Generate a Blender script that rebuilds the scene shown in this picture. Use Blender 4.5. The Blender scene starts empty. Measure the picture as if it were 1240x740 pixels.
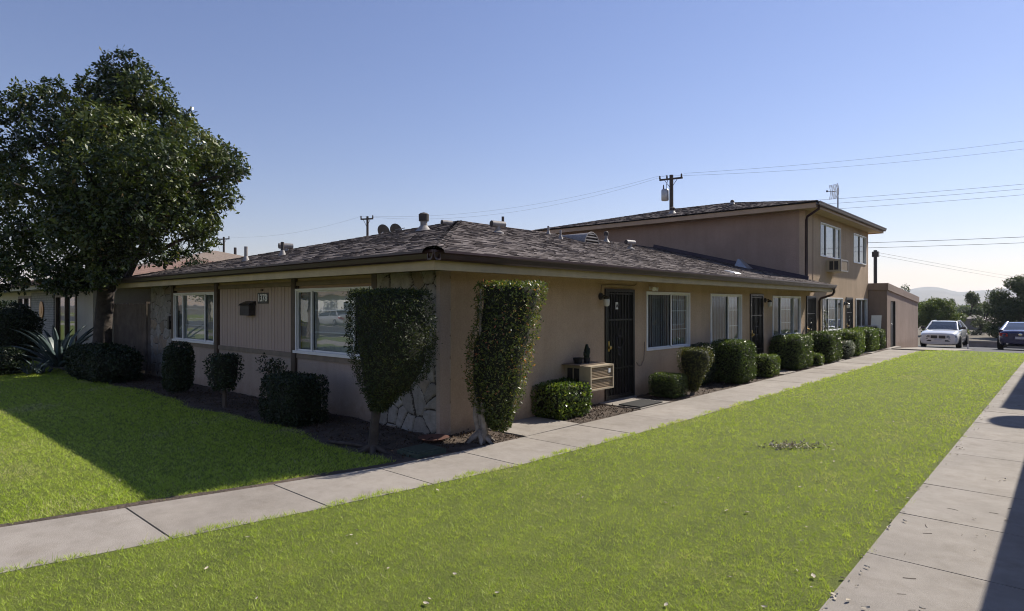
import bpy, math, random
import numpy as np
from mathutils import Vector, Matrix
random.seed(7); RNG = np.random.default_rng(11)
S = bpy.context.scene
R = math.radians
# ------------------------------------------------------------------ camera, sky, sun, exposure
cam_d = bpy.data.cameras.new('camera'); cam = bpy.data.objects.new('camera', cam_d)
S.collection.objects.link(cam); S.camera = cam
cam.location = (0, 0, 1.7); cam.rotation_euler = (R(90), 0, R(42.05))
cam_d.sensor_width = 36; cam_d.lens = 749/1240*36; cam_d.clip_start = .05; cam_d.clip_end = 20000
SUN = Vector((.27, 1.15, 1.0)).normalized()
ELEV = math.asin(SUN.z); AZ = math.atan2(SUN.x, SUN.y)
W = bpy.data.worlds.new('World'); S.world = W; W.use_nodes = True
nt = W.node_tree
sky = nt.nodes.new('ShaderNodeTexSky'); sky.sky_type = 'NISHITA'; sky.sun_disc = False
sky.sun_elevation = ELEV; sky.sun_rotation = AZ
sky.altitude = 300; sky.air_density = 1.35; sky.dust_density = .1; sky.ozone_density = 3.0
bg = nt.nodes['Background']; wb = nt.nodes.new('ShaderNodeMix'); wb.data_type = 'RGBA'; wb.blend_type = 'MULTIPLY'; wb.inputs[0].default_value = 1
wb.inputs[7].default_value = (1.0, .87, 1.03, 1)   # white balance of the sky
nt.links.new(sky.outputs[0], wb.inputs[6]); nt.links.new(wb.outputs[2], bg.inputs[0]); bg.inputs[1].default_value = .084
sun_d = bpy.data.lights.new('sun', 'SUN'); sun_d.energy = 4.9; sun_d.angle = R(.53); sun_d.color = (1, .93, .82)
sun = bpy.data.objects.new('sun', sun_d); S.collection.objects.link(sun)
sun.rotation_euler = SUN.to_track_quat('Z', 'Y').to_euler(); sun.location = (0, 0, 40)
S.view_settings.view_transform = 'Standard'; S.view_settings.look = 'None'
S.view_settings.exposure = 0.44; S.view_settings.gamma = 1.0
try:
    S.cycles.use_denoising = True; S.cycles.denoiser = 'OPENIMAGEDENOISE'
    S.cycles.denoising_input_passes = 'RGB_ALBEDO_NORMAL'
    S.cycles.filter_width = 1.05; S.cycles.max_bounces = 8; S.cycles.transparent_max_bounces = 16; S.cycles.volume_bounces = 0
    S.cycles.sample_clamp_indirect = 6; S.cycles.caustics_reflective = False; S.cycles.caustics_refractive = False
except Exception as e: print(e)

# ------------------------------------------------------------------ materials
def newmat(name):
    m = bpy.data.materials.new(name); m.use_nodes = True
    t = m.node_tree; b = t.nodes['Principled BSDF']; return m, t, b
def nd(t, typ, **kw):
    n = t.nodes.new(typ)
    for k, v in kw.items():
        if k.startswith('i_'):
            key = k[2:]; key = int(key) if key.isdigit() else key.replace('_', ' ')
            n.inputs[key].default_value = v
        else: setattr(n, k, v)
    return n
def ramp(t, src, stops):
    r = t.nodes.new('ShaderNodeValToRGB'); e = r.color_ramp.elements
    while len(e) < len(stops): e.new(.5)
    for q, (p, c) in zip(e, stops): q.position = p; q.color = (*c, 1) if len(c) == 3 else c
    t.links.new(src, r.inputs[0]); return r.outputs[0]
def mixc(t, fac, a, b, mode='MIX'):
    n = t.nodes.new('ShaderNodeMix'); n.data_type = 'RGBA'; n.blend_type = mode
    for s, v in ((n.inputs[0], fac), (n.inputs[6], a), (n.inputs[7], b)):
        if hasattr(v, 'links'): t.links.new(v, s)
        else: s.default_value = v if not isinstance(v, tuple) or len(v) == 4 else (*v, 1)
    return n.outputs[2]
def noise(t, scale, detail=4, rough=.55, vec=None, dim='3D'):
    n = nd(t, 'ShaderNodeTexNoise'); n.inputs['Scale'].default_value = scale
    n.inputs['Detail'].default_value = detail; n.inputs['Roughness'].default_value = rough
    if vec is not None: t.links.new(vec, n.inputs['Vector'])
    return n.outputs['Fac']
def objco(t): return t.nodes.new('ShaderNodeTexCoord').outputs['Object']
def bump(t, b, h, dist=.01, strength=1):
    n = nd(t, 'ShaderNodeBump'); n.inputs['Distance'].default_value = dist; n.inputs['Strength'].default_value = strength
    t.links.new(h, n.inputs['Height']); t.links.new(n.outputs[0], b.inputs['Normal'])
def simple(name, col, rough=.6, metal=0, spec=.5, var=.15, vscale=6, bmp=0, bscale=60, coat=0):
    m, t, b = newmat(name); co = objco(t)
    lo = tuple(c*(1-var) for c in col); hi = tuple(min(1, c*(1+var)) for c in col)
    t.links.new(ramp(t, noise(t, vscale, 5, .6, co), [(.3, lo), (.7, hi)]), b.inputs['Base Color'])
    b.inputs['Roughness'].default_value = rough; b.inputs['Metallic'].default_value = metal
    b.inputs['Specular IOR Level'].default_value = spec; b.inputs['Coat Weight'].default_value = coat
    b.inputs['Coat Roughness'].default_value = .05
    if bmp: bump(t, b, noise(t, bscale, 4, .6, co), bmp)
    return m
def stucco(name, col, grain=.014):
    m, t, b = newmat(name); co = objco(t)
    big = noise(t, .7, 5, .6, co); fine = noise(t, 45, 4, .65, co)
    c = mixc(t, 1.0, ramp(t, big, [(.25, tuple(x*.80 for x in col)), (.75, tuple(x*1.1 for x in col))]),
             ramp(t, fine, [(.3, (.86, .86, .86)), (.7, (1.06, 1.06, 1.06))]), 'MULTIPLY')
    mp = nd(t, 'ShaderNodeMapping'); mp.inputs['Scale'].default_value = (5, 5, .5); t.links.new(co, mp.inputs[0])
    st = ramp(t, noise(t, 1.0, 4, .6, mp.outputs[0]), [(.45, (1, 1, 1)), (.8, (.82, .80, .78))])
    c = mixc(t, .7, c, st, 'MULTIPLY')
    sz = nd(t, 'ShaderNodeSeparateXYZ'); t.links.new(co, sz.inputs[0])     # mud splashed up the foot of the wall, ragged upper edge
    sp = nd(t, 'ShaderNodeMath', operation='MULTIPLY_ADD'); t.links.new(noise(t, 7, 6, .7, co), sp.inputs[0]); sp.inputs[1].default_value = .7; t.links.new(sz.outputs[2], sp.inputs[2])
    c = mixc(t, .7, c, ramp(t, sp.outputs[0], [(.38, (.74, .70, .66)), (.58, (1, 1, 1))]), 'MULTIPLY')
    t.links.new(c, b.inputs['Base Color'])
    b.inputs['Roughness'].default_value = .92; b.inputs['Specular IOR Level'].default_value = .2
    bump(t, b, fine, grain, .9); return m
M = {}
M['stucco'] = stucco('tan_stucco', (.54, .40, .275))
M['stucco_front'] = stucco('pale_stucco', (.45, .36, .30))
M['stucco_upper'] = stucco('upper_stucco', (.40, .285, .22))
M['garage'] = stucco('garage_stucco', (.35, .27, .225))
M['cream'] = stucco('cream_stucco', (.55, .52, .44))
M['fascia'] = simple('fascia_paint', (.43, .335, .185), .6, var=.14, vscale=3)
M['frieze'] = simple('frieze_paint', (.44, .31, .20), .7, var=.12, vscale=3)
M['brown'] = simple('dark_brown_paint', (.075, .05, .035), .55, var=.25)
M['rail'] = simple('rail_paint', (.20, .155, .115), .6, var=.2)
M['gutter'] = simple('gutter_brown', (.042, .021, .022), .35, var=.25, vscale=3)
M['white'] = simple('white_vinyl', (.74, .74, .73), .4, var=.05)
M['door'] = simple('security_door_black', (.018, .016, .016), .4, var=.3)
M['doorin'] = simple('inner_door', (.035, .026, .022), .5, var=.3)
M['metal'] = simple('galvanised', (.42, .42, .42), .45, .6, var=.2)
M['ventpaint'] = simple('vent_grey', (.25, .23, .215), .6, var=.25, vscale=15)
M['vent_mid'] = simple('dish_grey', (.10, .09, .08), .6, var=.2)
M['vent_dark'] = simple('dark_vent_and_hollow', (.05, .04, .035), .7, var=.3)  # dark tone of small fittings; also paints the shade in open vent ends
M['black'] = simple('black_rubber', (.012, .012, .012), .7)
M['brass'] = simple('brass', (.6, .42, .15), .3, .9)
M['terracotta'] = simple('terracotta', (.13, .058, .04), .8)
M['polewood'] = simple('pole_wood', (.055, .042, .035), .9, var=.35, vscale=4)
M['wire'] = simple('wire_grey', (.20, .20, .21), .6)
M['blinds'] = simple('vinyl_blinds', (.40, .40, .385), .5, var=.06)
M['curtain'] = simple('dim_curtain', (.20, .21, .22), .8, var=.2)
M['bark'] = simple('bark', (.055, .044, .037), .95, var=.4, vscale=9, bmp=.02, bscale=14)
M['bark_pale'] = simple('pale_bark', (.28, .24, .20), .95, var=.45, vscale=12, bmp=.02, bscale=22)
M['twig'] = simple('twig', (.10, .075, .055), .9, var=.3)
M['asphalt'] = simple('asphalt', (.055, .055, .057), .9, var=.25, vscale=.6, bmp=.004, bscale=120)
M['soil'] = simple('bed_soil', (.085, .062, .046), .97, var=.5, vscale=4, bmp=.03, bscale=22)
M['fence'] = simple('weathered_boards', (.13, .105, .085), .9, var=.35, vscale=3)
M['timber'] = simple('grey_timber', (.23, .20, .18), .9, var=.25, vscale=2)
M['trash'] = simple('bin_black', (.02, .02, .022), .55)
M['rim'] = simple('alloy', (.55, .55, .56), .3, .8)
M['chrome'] = simple('chrome', (.8, .8, .8), .12, 1)
M['autoglass'] = simple('auto_glass', (.035, .045, .055), .06, spec=.8, var=.1)
M['carwhite'] = simple('white_car_paint', (.76, .76, .74), .25, coat=1, var=.03)
M['carblue'] = simple('blue_car_paint', (.012, .014, .075), .25, metal=.2, coat=1, var=.05)
M['carsilver'] = simple('silver_car_paint', (.45, .46, .47), .3, metal=.4, coat=1, var=.05)
M['lampglass'] = simple('lamp_glass', (.55, .55, .52), .2)
M['headlight'] = simple('headlight_glass', (.16, .17, .18), .12, spec=.8)
M['redlens'] = simple('red_lens', (.35, .015, .012), .15)
M['plate'] = simple('licence_plate', (.55, .56, .6), .5, var=.25, vscale=40)
M['acbeige'] = simple('ac_beige', (.42, .35, .25), .5, var=.12)
M['acgrille'] = simple('ac_grille', (.36, .27, .18), .6, var=.25, vscale=25)
M['valve'] = simple('valve_box_green', (.045, .065, .05), .6, var=.3, vscale=20)
M['agave'] = simple('agave_blue_green', (.07, .10, .10), .45, var=.2)
M['deadleaf'] = simple('dry_leaf', (.50, .44, .34), .8, var=.35, vscale=3)
M['hill'] = simple('dry_hill', (.16, .13, .09), 1, var=.3, vscale=.004)
M['brown_ornament'] = simple('copper_ornament', (.42, .20, .06), .4, .4)
M['tileroof'] = simple('red_tile', (.20, .12, .09), .85, var=.3, vscale=5, bmp=.03, bscale=5)
M['tanroof'] = simple('tan_shingle', (.215, .165, .13), .95, var=.2, vscale=5, bmp=.02, bscale=20)

def m_siding():
    m, t, b = newmat('grooved_siding'); co = objco(t)
    n = noise(t, 1.2, 4, .6, co)
    mp = nd(t, 'ShaderNodeMapping'); mp.inputs['Scale'].default_value = (30, 1, .6); t.links.new(co, mp.inputs[0])
    f = noise(t, 1, 3, .6, mp.outputs[0])
    c = mixc(t, .5, ramp(t, n, [(.3, (.40, .30, .245)), (.7, (.47, .36, .30))]), ramp(t, f, [(.3, (.34, .255, .21)), (.7, (.46, .35, .29))]))
    t.links.new(c, b.inputs['Base Color']); b.inputs['Roughness'].default_value = .75; return m
M['siding'] = m_siding()
def m_stone():
    m, t, b = newmat('flagstone_veneer'); co = objco(t)
    w = nd(t, 'ShaderNodeTexNoise'); w.inputs['Scale'].default_value = 2.2; w.inputs['Detail'].default_value = 3; t.links.new(co, w.inputs['Vector'])
    mx = mixc(t, .22, co, w.outputs['Color'], 'ADD')
    v = nd(t, 'ShaderNodeTexVoronoi', feature='DISTANCE_TO_EDGE'); v.inputs['Scale'].default_value = 2.7; t.links.new(mx, v.inputs['Vector'])
    v2 = nd(t, 'ShaderNodeTexVoronoi', feature='F1'); v2.inputs['Scale'].default_value = 2.7; t.links.new(mx, v2.inputs['Vector'])
    stone = ramp(t, v2.outputs['Color'], [(.1, (.20, .18, .15)), (.45, (.34, .32, .285)), (.75, (.44, .41, .37)), (.95, (.30, .235, .18))])
    stone = mixc(t, .7, stone, ramp(t, noise(t, 9, 6, .7, co), [(.3, (.55, .55, .55)), (.7, (1.1, 1.1, 1.08))]), 'MULTIPLY')
    e = ramp(t, v.outputs['Distance'], [(.012, (0, 0, 0)), (.035, (1, 1, 1))])
    t.links.new(mixc(t, e, (.05, .042, .036), stone), b.inputs['Base Color'])
    h = mixc(t, .25, ramp(t, v.outputs['Distance'], [(.0, (0, 0, 0)), (.08, (1, 1, 1))]), noise(t, 14, 6, .7, co))
    b.inputs['Roughness'].default_value = .9; bump(t, b, h, .05); return m
M['stone'] = m_stone()
def m_stone2():
    m, t, b = newmat('flagstone_relief'); co = objco(t); at = nd(t, 'ShaderNodeAttribute'); at.attribute_name = 'tint'
    c = ramp(t, at.outputs['Fac'], [(0, (.055, .047, .04)), (.1, (.07, .06, .05)), (.12, (.25, .23, .205)), (.4, (.31, .29, .26)), (.62, (.37, .35, .32)), (.78, (.28, .26, .235)), (.88, (.34, .27, .20)), (1, (.23, .19, .155))])
    c = mixc(t, .8, c, ramp(t, noise(t, 11, 7, .7, co), [(.3, (.55, .54, .52)), (.7, (1.12, 1.12, 1.1))]), 'MULTIPLY')
    t.links.new(c, b.inputs['Base Color']); b.inputs['Roughness'].default_value = .88; bump(t, b, noise(t, 40, 5, .7, co), .008); return m
M['stone_relief'] = m_stone2()
def m_shingle2():
    m, t, b = newmat('shingle_tabs'); uv = t.nodes.new('ShaderNodeUVMap').outputs[0]
    sx = nd(t, 'ShaderNodeSeparateXYZ'); t.links.new(uv, sx.inputs[0]); fl = nd(t, 'ShaderNodeMath', operation='FLOOR'); t.links.new(sx.outputs[0], fl.inputs[0])
    wn = nd(t, 'ShaderNodeTexWhiteNoise', noise_dimensions='1D'); t.links.new(fl.outputs[0], wn.inputs['W'])
    tone = ramp(t, wn.outputs['Value'], [(0, (.085, .069, .064)), (.3, (.14, .116, .107)), (.65, (.185, .158, .148)), (.9, (.22, .19, .18)), (1, (.255, .222, .21))])
    co = objco(t)
    tone = mixc(t, .8, tone, ramp(t, noise(t, 70, 3, .75, co), [(.3, (.55, .55, .55)), (.7, (1.3, 1.3, 1.3))]), 'MULTIPLY')
    tone = mixc(t, .7, tone, ramp(t, noise(t, .45, 5, .6, co), [(.3, (.78, .75, .72)), (.7, (1.1, 1.1, 1.1))]), 'MULTIPLY')
    t.links.new(tone, b.inputs['Base Color']); b.inputs['Roughness'].default_value = .95; b.inputs['Specular IOR Level'].default_value = .2
    bump(t, b, noise(t, 110, 3, .7, co), .006); return m
M['shingle_tabs'] = m_shingle2()
def m_shingle(name, a, bc, dirt):
    m, t, b = newmat(name); uv = t.nodes.new('ShaderNodeUVMap').outputs[0]
    br = nd(t, 'ShaderNodeTexBrick'); t.links.new(uv, br.inputs['Vector'])
    br.offset = .37; br.offset_frequency = 2; br.squash = .8; br.squash_frequency = 3
    for k, v in (('Color1', (0, 0, 0, 1)), ('Color2', (1, 1, 1, 1)), ('Mortar', (.5, .5, .5, 1)), ('Scale', 1), ('Mortar Size', .004), ('Mortar Smooth', .2), ('Bias', 0), ('Brick Width', .21), ('Row Height', .14)):
        br.inputs[k].default_value = v
    tone = ramp(t, br.outputs['Color'], [(0, a), (.35, tuple((p+q)/2*.9 for p, q in zip(a, bc))), (.7, bc), (1, tuple(x*1.25 for x in bc))])
    tone = mixc(t, .8, tone, ramp(t, noise(t, 90, 3, .7, uv), [(.3, (.6, .6, .6)), (.7, (1.25, 1.25, 1.25))]), 'MULTIPLY')
    tone = mixc(t, .6, tone, ramp(t, noise(t, .5, 5, .6, uv), [(.3, (.75, .72, .7)), (.7, (1.1, 1.1, 1.1))]), 'MULTIPLY')
    c = mixc(t, br.outputs['Fac'], tone, (.012, .01, .01, 1))
    t.links.new(c, b.inputs['Base Color']); b.inputs['Roughness'].default_value = .93; b.inputs['Specular IOR Level'].default_value = .25
    sx = nd(t, 'ShaderNodeSeparateXYZ'); t.links.new(uv, sx.inputs[0])
    dv = nd(t, 'ShaderNodeMath', operation='DIVIDE'); t.links.new(sx.outputs[1], dv.inputs[0]); dv.inputs[1].default_value = .14
    fr = nd(t, 'ShaderNodeMath', operation='FRACT'); t.links.new(dv.outputs[0], fr.inputs[0])
    inv = nd(t, 'ShaderNodeMath', operation='SUBTRACT'); inv.inputs[0].default_value = 1; t.links.new(fr.outputs[0], inv.inputs[1])
    h = mixc(t, .45, inv.outputs[0], br.outputs['Color'])
    h = mixc(t, .2, h, noise(t, 60, 3, .7, uv))
    bump(t, b, h, .03); return m
M['shingle'] = m_shingle('brown_grey_shingle', (.022, .017, .016), (.22, .185, .172), 0)
def m_concrete(name, col):
    m, t, b = newmat(name); co = objco(t)
    n1 = noise(t, .9, 6, .65, co); n2 = noise(t, 6, 5, .7, co); n3 = noise(t, 160, 2, .6, co)
    c = ramp(t, n1, [(.3, tuple(x*.84 for x in col)), (.7, tuple(x*1.08 for x in col))])
    c = mixc(t, .8, c, ramp(t, n2, [(.25, (.80, .79, .77)), (.6, (1.03, 1.03, 1.03))]), 'MULTIPLY')
    c = mixc(t, .6, c, ramp(t, n3, [(.25, (.7, .7, .7)), (.65, (1.1, 1.1, 1.1))]), 'MULTIPLY')
    uv = t.nodes.new('ShaderNodeUVMap').outputs[0]; sx = nd(t, 'ShaderNodeSeparateXYZ'); t.links.new(uv, sx.inputs[0]); wn = nd(t, 'ShaderNodeTexWhiteNoise', noise_dimensions='1D'); t.links.new(sx.outputs[0], wn.inputs['W'])
    c = mixc(t, 1, c, ramp(t, wn.outputs['Value'], [(0, (.88, .87, .86)), (1, (1.06, 1.06, 1.07))]), 'MULTIPLY')
    st = ramp(t, noise(t, 2.6, 7, .75, co), [(.52, (1, 1, 1)), (.70, (.80, .78, .75))]); c = mixc(t, .8, c, st, 'MULTIPLY')
    v = nd(t, 'ShaderNodeTexVoronoi'); v.inputs['Scale'].default_value = 5; t.links.new(co, v.inputs['Vector'])
    sp = ramp(t, v.outputs['Distance'], [(.02, (.35, .32, .29)), (.06, (1, 1, 1))])
    c = mixc(t, .5, c, sp, 'MULTIPLY')
    t.links.new(c, b.inputs['Base Color']); b.inputs['Roughness'].default_value = .9; b.inputs['Specular IOR Level'].default_value = .3
    bump(t, b, n3, .003); return m
M['concrete'] = m_concrete('walk_concrete', (.35, .315, .275))
M['concrete2'] = m_concrete('side_concrete', (.345, .315, .28))
def m_lawn():
    m, t, b = newmat('lawn_thatch'); co = objco(t)
    c = ramp(t, noise(t, 2.2, 7, .75, co), [(.3, (.11, .14, .018)), (.6, (.18, .22, .03)), (.8, (.23, .21, .06))])
    c = mixc(t, .8, c, ramp(t, noise(t, 60, 4, .7, co), [(.3, (.5, .5, .45)), (.7, (1.2, 1.2, 1.1))]), 'MULTIPLY')
    t.links.new(c, b.inputs['Base Color']); b.inputs['Roughness'].default_value = .95
    bump(t, b, noise(t, 70, 4, .7, co), .03); return m
M['lawn'] = m_lawn()
def m_leaf(name, stops, trans=.3, rough=.4, spec=.5, pos=None):
    m, t, b = newmat(name)
    at = nd(t, 'ShaderNodeAttribute'); at.attribute_name = 'tint'
    c = ramp(t, at.outputs['Fac'], stops)
    if pos: c = mixc(t, pos[1], c, ramp(t, noise(t, pos[0], 5, .6, objco(t)), [(.3, pos[2]), (.7, pos[3])]), 'MULTIPLY')
    t.links.new(c, b.inputs['Base Color']); b.inputs['Roughness'].default_value = rough; b.inputs['Specular IOR Level'].default_value = spec
    tr = nd(t, 'ShaderNodeBsdfTranslucent'); t.links.new(mixc(t, 1, c, (1.25, 1.3, .6, 1), 'MULTIPLY'), tr.inputs[0])
    mx = nd(t, 'ShaderNodeMixShader'); mx.inputs[0].default_value = trans
    t.links.new(b.outputs[0], mx.inputs[1]); t.links.new(tr.outputs[0], mx.inputs[2])
    t.links.new(mx.outputs[0], t.nodes['Material Output'].inputs[0]); return m
M['grass'] = m_leaf('grass_blades', [(0, (.27, .37, .045)), (.5, (.46, .57, .08)), (.85, (.61, .68, .17)), (.93, (.56, .53, .28)), (1, (.66, .60, .42))], .48, .5, .35, (7, .6, (.72, .76, .72), (1.2, 1.16, 1.15)))
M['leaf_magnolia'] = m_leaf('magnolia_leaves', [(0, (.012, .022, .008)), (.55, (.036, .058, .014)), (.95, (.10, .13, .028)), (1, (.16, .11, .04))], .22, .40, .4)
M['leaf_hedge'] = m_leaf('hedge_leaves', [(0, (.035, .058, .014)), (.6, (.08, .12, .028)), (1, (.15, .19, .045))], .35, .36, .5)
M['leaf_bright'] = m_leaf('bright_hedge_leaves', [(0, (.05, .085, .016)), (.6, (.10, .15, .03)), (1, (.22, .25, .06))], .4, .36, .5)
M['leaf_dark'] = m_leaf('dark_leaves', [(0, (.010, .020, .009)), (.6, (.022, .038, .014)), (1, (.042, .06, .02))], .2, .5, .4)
M['leaf_conifer'] = m_leaf('conifer_sprays', [(0, (.014, .024, .010)), (.6, (.032, .048, .014)), (1, (.075, .085, .02))], .2, .6, .3)
M['leaf_red'] = m_leaf('red_tipped_leaves', [(0, (.04, .058, .015)), (.5, (.09, .12, .028)), (.76, (.17, .20, .05)), (.84, (.34, .25, .10)), (1, (.48, .15, .10))], .38, .36, .5)
M['leaf_gold'] = m_leaf('golden_leaves', [(0, (.04, .05, .014)), (.6, (.11, .12, .03)), (1, (.24, .19, .06))], .3, .5, .4)
M['leaf_pale'] = m_leaf('pale_leaves', [(0, (.12, .14, .11)), (.6, (.22, .25, .2)), (1, (.42, .43, .38))], .2, .5, .4)
M['leaf_far'] = m_leaf('far_tree_leaves', [(0, (.05, .075, .018)), (.6, (.10, .145, .032)), (1, (.19, .21, .05))], .35, .5, .4)
M['leaf_far2'] = m_leaf('far_tree_leaves_dark', [(0, (.03, .048, .018)), (.6, (.06, .088, .03)), (1, (.13, .16, .055))], .25, .5, .4)
M['leaf_far3'] = m_leaf('far_tree_leaves_grey', [(0, (.05, .06, .04)), (.6, (.085, .10, .07)), (1, (.14, .15, .10))], .25, .5, .4)
M['mulch'] = m_leaf('bark_mulch', [(0, (.03, .02, .013)), (.6, (.09, .06, .04)), (.9, (.17, .12, .08)), (1, (.32, .26, .19))], .05, .9, .2)
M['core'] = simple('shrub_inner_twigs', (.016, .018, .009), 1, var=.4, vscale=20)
def m_glass(name, tint, ior):
    m, t, b = newmat(name); t.nodes.remove(b)
    tr = nd(t, 'ShaderNodeBsdfTransparent'); tr.inputs[0].default_value = (*tint, 1)
    gl = nd(t, 'ShaderNodeBsdfGlossy'); gl.inputs['Roughness'].default_value = .0; gl.inputs[0].default_value = (.95, .97, 1, 1)
    w = noise(t, 1.6, 2, .5, objco(t)); bm = nd(t, 'ShaderNodeBump'); bm.inputs['Distance'].default_value = .004; bm.inputs['Strength'].default_value = .5
    t.links.new(w, bm.inputs['Height']); t.links.new(bm.outputs[0], gl.inputs['Normal'])
    fr = nd(t, 'ShaderNodeFresnel'); fr.inputs[0].default_value = ior
    ge = nd(t, 'ShaderNodeNewGeometry'); fb = nd(t, 'ShaderNodeMath', operation='SUBTRACT'); fb.inputs[0].default_value = 1; t.links.new(ge.outputs['Backfacing'], fb.inputs[1])
    ml = nd(t, 'ShaderNodeMath', operation='MULTIPLY'); t.links.new(fr.outputs[0], ml.inputs[0]); t.links.new(fb.outputs[0], ml.inputs[1])   # the inner face of the pane only transmits
    mx = nd(t, 'ShaderNodeMixShader'); t.links.new(ml.outputs[0], mx.inputs[0]); t.links.new(tr.outputs[0], mx.inputs[1]); t.links.new(gl.outputs[0], mx.inputs[2])
    t.links.new(mx.outputs[0], t.nodes['Material Output'].inputs[0]); return m
M['glass'] = m_glass('window_glass', (.92, .95, .95), 2.5)
M['screenglass'] = m_glass('screened_glass', (.74, .76, .77), 1.5)

# ------------------------------------------------------------------ mesh building
OFF = {}
def link(o): S.collection.objects.link(o); return o
def tag(o, label=None, cat=None, group=None, kind=None):
    if label: o['label'] = label
    if cat: o['category'] = cat
    if group: o['group'] = group
    if kind: o['kind'] = kind
    return o
def thing(name, label, cat, loc, group=None, rz=0):
    o = link(bpy.data.objects.new(name, None)); o.empty_display_size = .2
    o.location = loc; o.rotation_euler = (0, 0, rz); OFF[o] = Vector(loc)
    return tag(o, label, cat, group)
class MB:
    def __init__(s, T=None): s.v = []; s.f = []; s.m = []; s.uv = []; s.T = T
    def face(s, pts, m=0, uv=None):
        i = len(s.v); s.v += [tuple(p) for p in pts]; s.f.append(tuple(range(i, i+len(pts)))); s.m.append(m)
        s.uv.append(uv or [(0, 0)]*len(pts)); return s
    def box(s, x0, x1, y0, y1, z0, z1, m=0):
        if x0 > x1: x0, x1 = x1, x0
        if y0 > y1: y0, y1 = y1, y0
        a = [(x0, y0, z0), (x1, y0, z0), (x1, y1, z0), (x0, y1, z0), (x0, y0, z1), (x1, y0, z1), (x1, y1, z1), (x0, y1, z1)]
        return s.hexa(a, m)
    def hexa(s, a, m=0):
        i = len(s.v); s.v += [tuple(p) for p in a]
        for q in ((3, 2, 1, 0), (4, 5, 6, 7), (0, 1, 5, 4), (1, 2, 6, 5), (2, 3, 7, 6), (3, 0, 4, 7)):
            s.f.append(tuple(i+k for k in q)); s.m.append(m); s.uv.append([(0, 0)]*4)
        return s
    def grid(s, rows, m=0, closed=False):
        i = len(s.v); n = len(rows[0])
        for r in rows: s.v += [tuple(p) for p in r]
        for a in range(len(rows)-1):
            for b in range(n if closed else n-1):
                c = (b+1) % n
                s.f.append((i+a*n+b, i+a*n+c, i+(a+1)*n+c, i+(a+1)*n+b)); s.m.append(m); s.uv.append([(0, 0)]*4)
        return s
    def cap(s, ring, m=0, flip=False):
        return s.face(list(ring)[::-1] if flip else ring, m)
    def tube(s, pts, r, n=8, m=0, caps=True):
        pts = [Vector(p) for p in pts]; rr = r if isinstance(r, (list, tuple)) else [r]*len(pts); rows = []
        up = None
        for k, p in enumerate(pts):
            d = (pts[min(k+1, len(pts)-1)]-pts[max(k-1, 0)]).normalized()
            if up is None: up = Vector((0, 0, 1)) if abs(d.z) < .9 else Vector((1, 0, 0))
            a = d.cross(up)
            if a.length < 1e-5: a = d.cross(Vector((0, 1, 0)))
            a.normalize(); b = a.cross(d).normalized(); up = b
            rows.append([p+(a*math.cos(2*math.pi*j/n)+b*math.sin(2*math.pi*j/n))*rr[k] for j in range(n)])
        s.grid(rows, m, True)
        if caps: s.cap(rows[0], m, True); s.cap(rows[-1], m)
        return s
    def lathe(s, c, prof, n=20, m=0, axis='z'):
        rows = []
        for r, h in prof:
            ring = []
            for j in range(n):
                a = 2*math.pi*j/n; p = (r*math.cos(a), r*math.sin(a), h)
                if axis == 'x': p = (h, r*math.cos(a), r*math.sin(a))
                if axis == 'y': p = (r*math.sin(a), h, r*math.cos(a))
                ring.append((c[0]+p[0], c[1]+p[1], c[2]+p[2]))
            rows.append(ring)
        s.grid(rows, m, True)
        if prof[0][0] > 1e-4: s.cap(rows[0], m, True)
        if prof[-1][0] > 1e-4: s.cap(rows[-1], m)
        return s
    def build(s, name, mats, parent=None, loc=None, smooth=False, local=False, angle=None):
        root = parent
        while root is not None and root.parent is not None: root = root.parent
        off = Vector((0, 0, 0)) if local else (OFF[root] if root is not None else Vector(loc or (0, 0, 0)))
        T = s.T; vv = [(Vector(T(*p)) if T else Vector(p))-off for p in s.v]
        ff = [tuple(reversed(f)) for f in s.f] if T else s.f
        me = bpy.data.meshes.new(name); me.from_pydata(vv, [], ff)
        mats = mats if isinstance(mats, (list, tuple)) else [mats]
        for q in mats: me.materials.append(M[q] if isinstance(q, str) else q)
        me.polygons.foreach_set('material_index', s.m)
        u = me.uv_layers.new(name='UVMap'); L = []
        for x in s.uv: L += (list(reversed(x)) if T else x)
        u.data.foreach_set('uv', [c for p in L for c in p])
        if smooth: me.polygons.foreach_set('use_smooth', [True]*len(me.polygons))
        me.validate(); me.update()
        o = link(bpy.data.objects.new(name, me))
        if parent is not None: o.parent = parent
        else: o.location = off; OFF[o] = off
        if smooth and angle:
            try: me.set_sharp_from_angle(angle=R(angle))
            except Exception: pass
        return o

def arrays_mesh(name, V, F, tint, mats, midx=None, parent=None, loc=None):
    """numpy vertices and faces of equal size to one mesh object"""
    root = parent
    while root is not None and root.parent is not None: root = root.parent
    off = np.array(OFF[root] if root is not None else (loc or (0, 0, 0)), float)
    V = np.asarray(V, float)-off; k = F.shape[1]
    me = bpy.data.meshes.new(name); me.vertices.add(len(V)); me.vertices.foreach_set('co', V.ravel())
    me.loops.add(F.size); me.loops.foreach_set('vertex_index', F.ravel().astype(np.int32))
    me.polygons.add(len(F)); me.polygons.foreach_set('loop_start', (np.arange(len(F))*k).astype(np.int32))
    me.polygons.foreach_set('loop_total', np.full(len(F), k, np.int32))
    for q in mats: me.materials.append(M[q])
    if midx is not None: me.polygons.foreach_set('material_index', midx.astype(np.int32))
    a = me.attributes.new('tint', 'FLOAT', 'POINT'); a.data.foreach_set('value', tint.astype(np.float32))
    me.update(); me.validate()
    o = link(bpy.data.objects.new(name, me))
    if parent is not None: o.parent = parent
    else: o.location = off; OFF[o] = Vector(off)
    return o
def unit(a): return a/np.maximum(np.linalg.norm(a, axis=1, keepdims=True), 1e-9)
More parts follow.
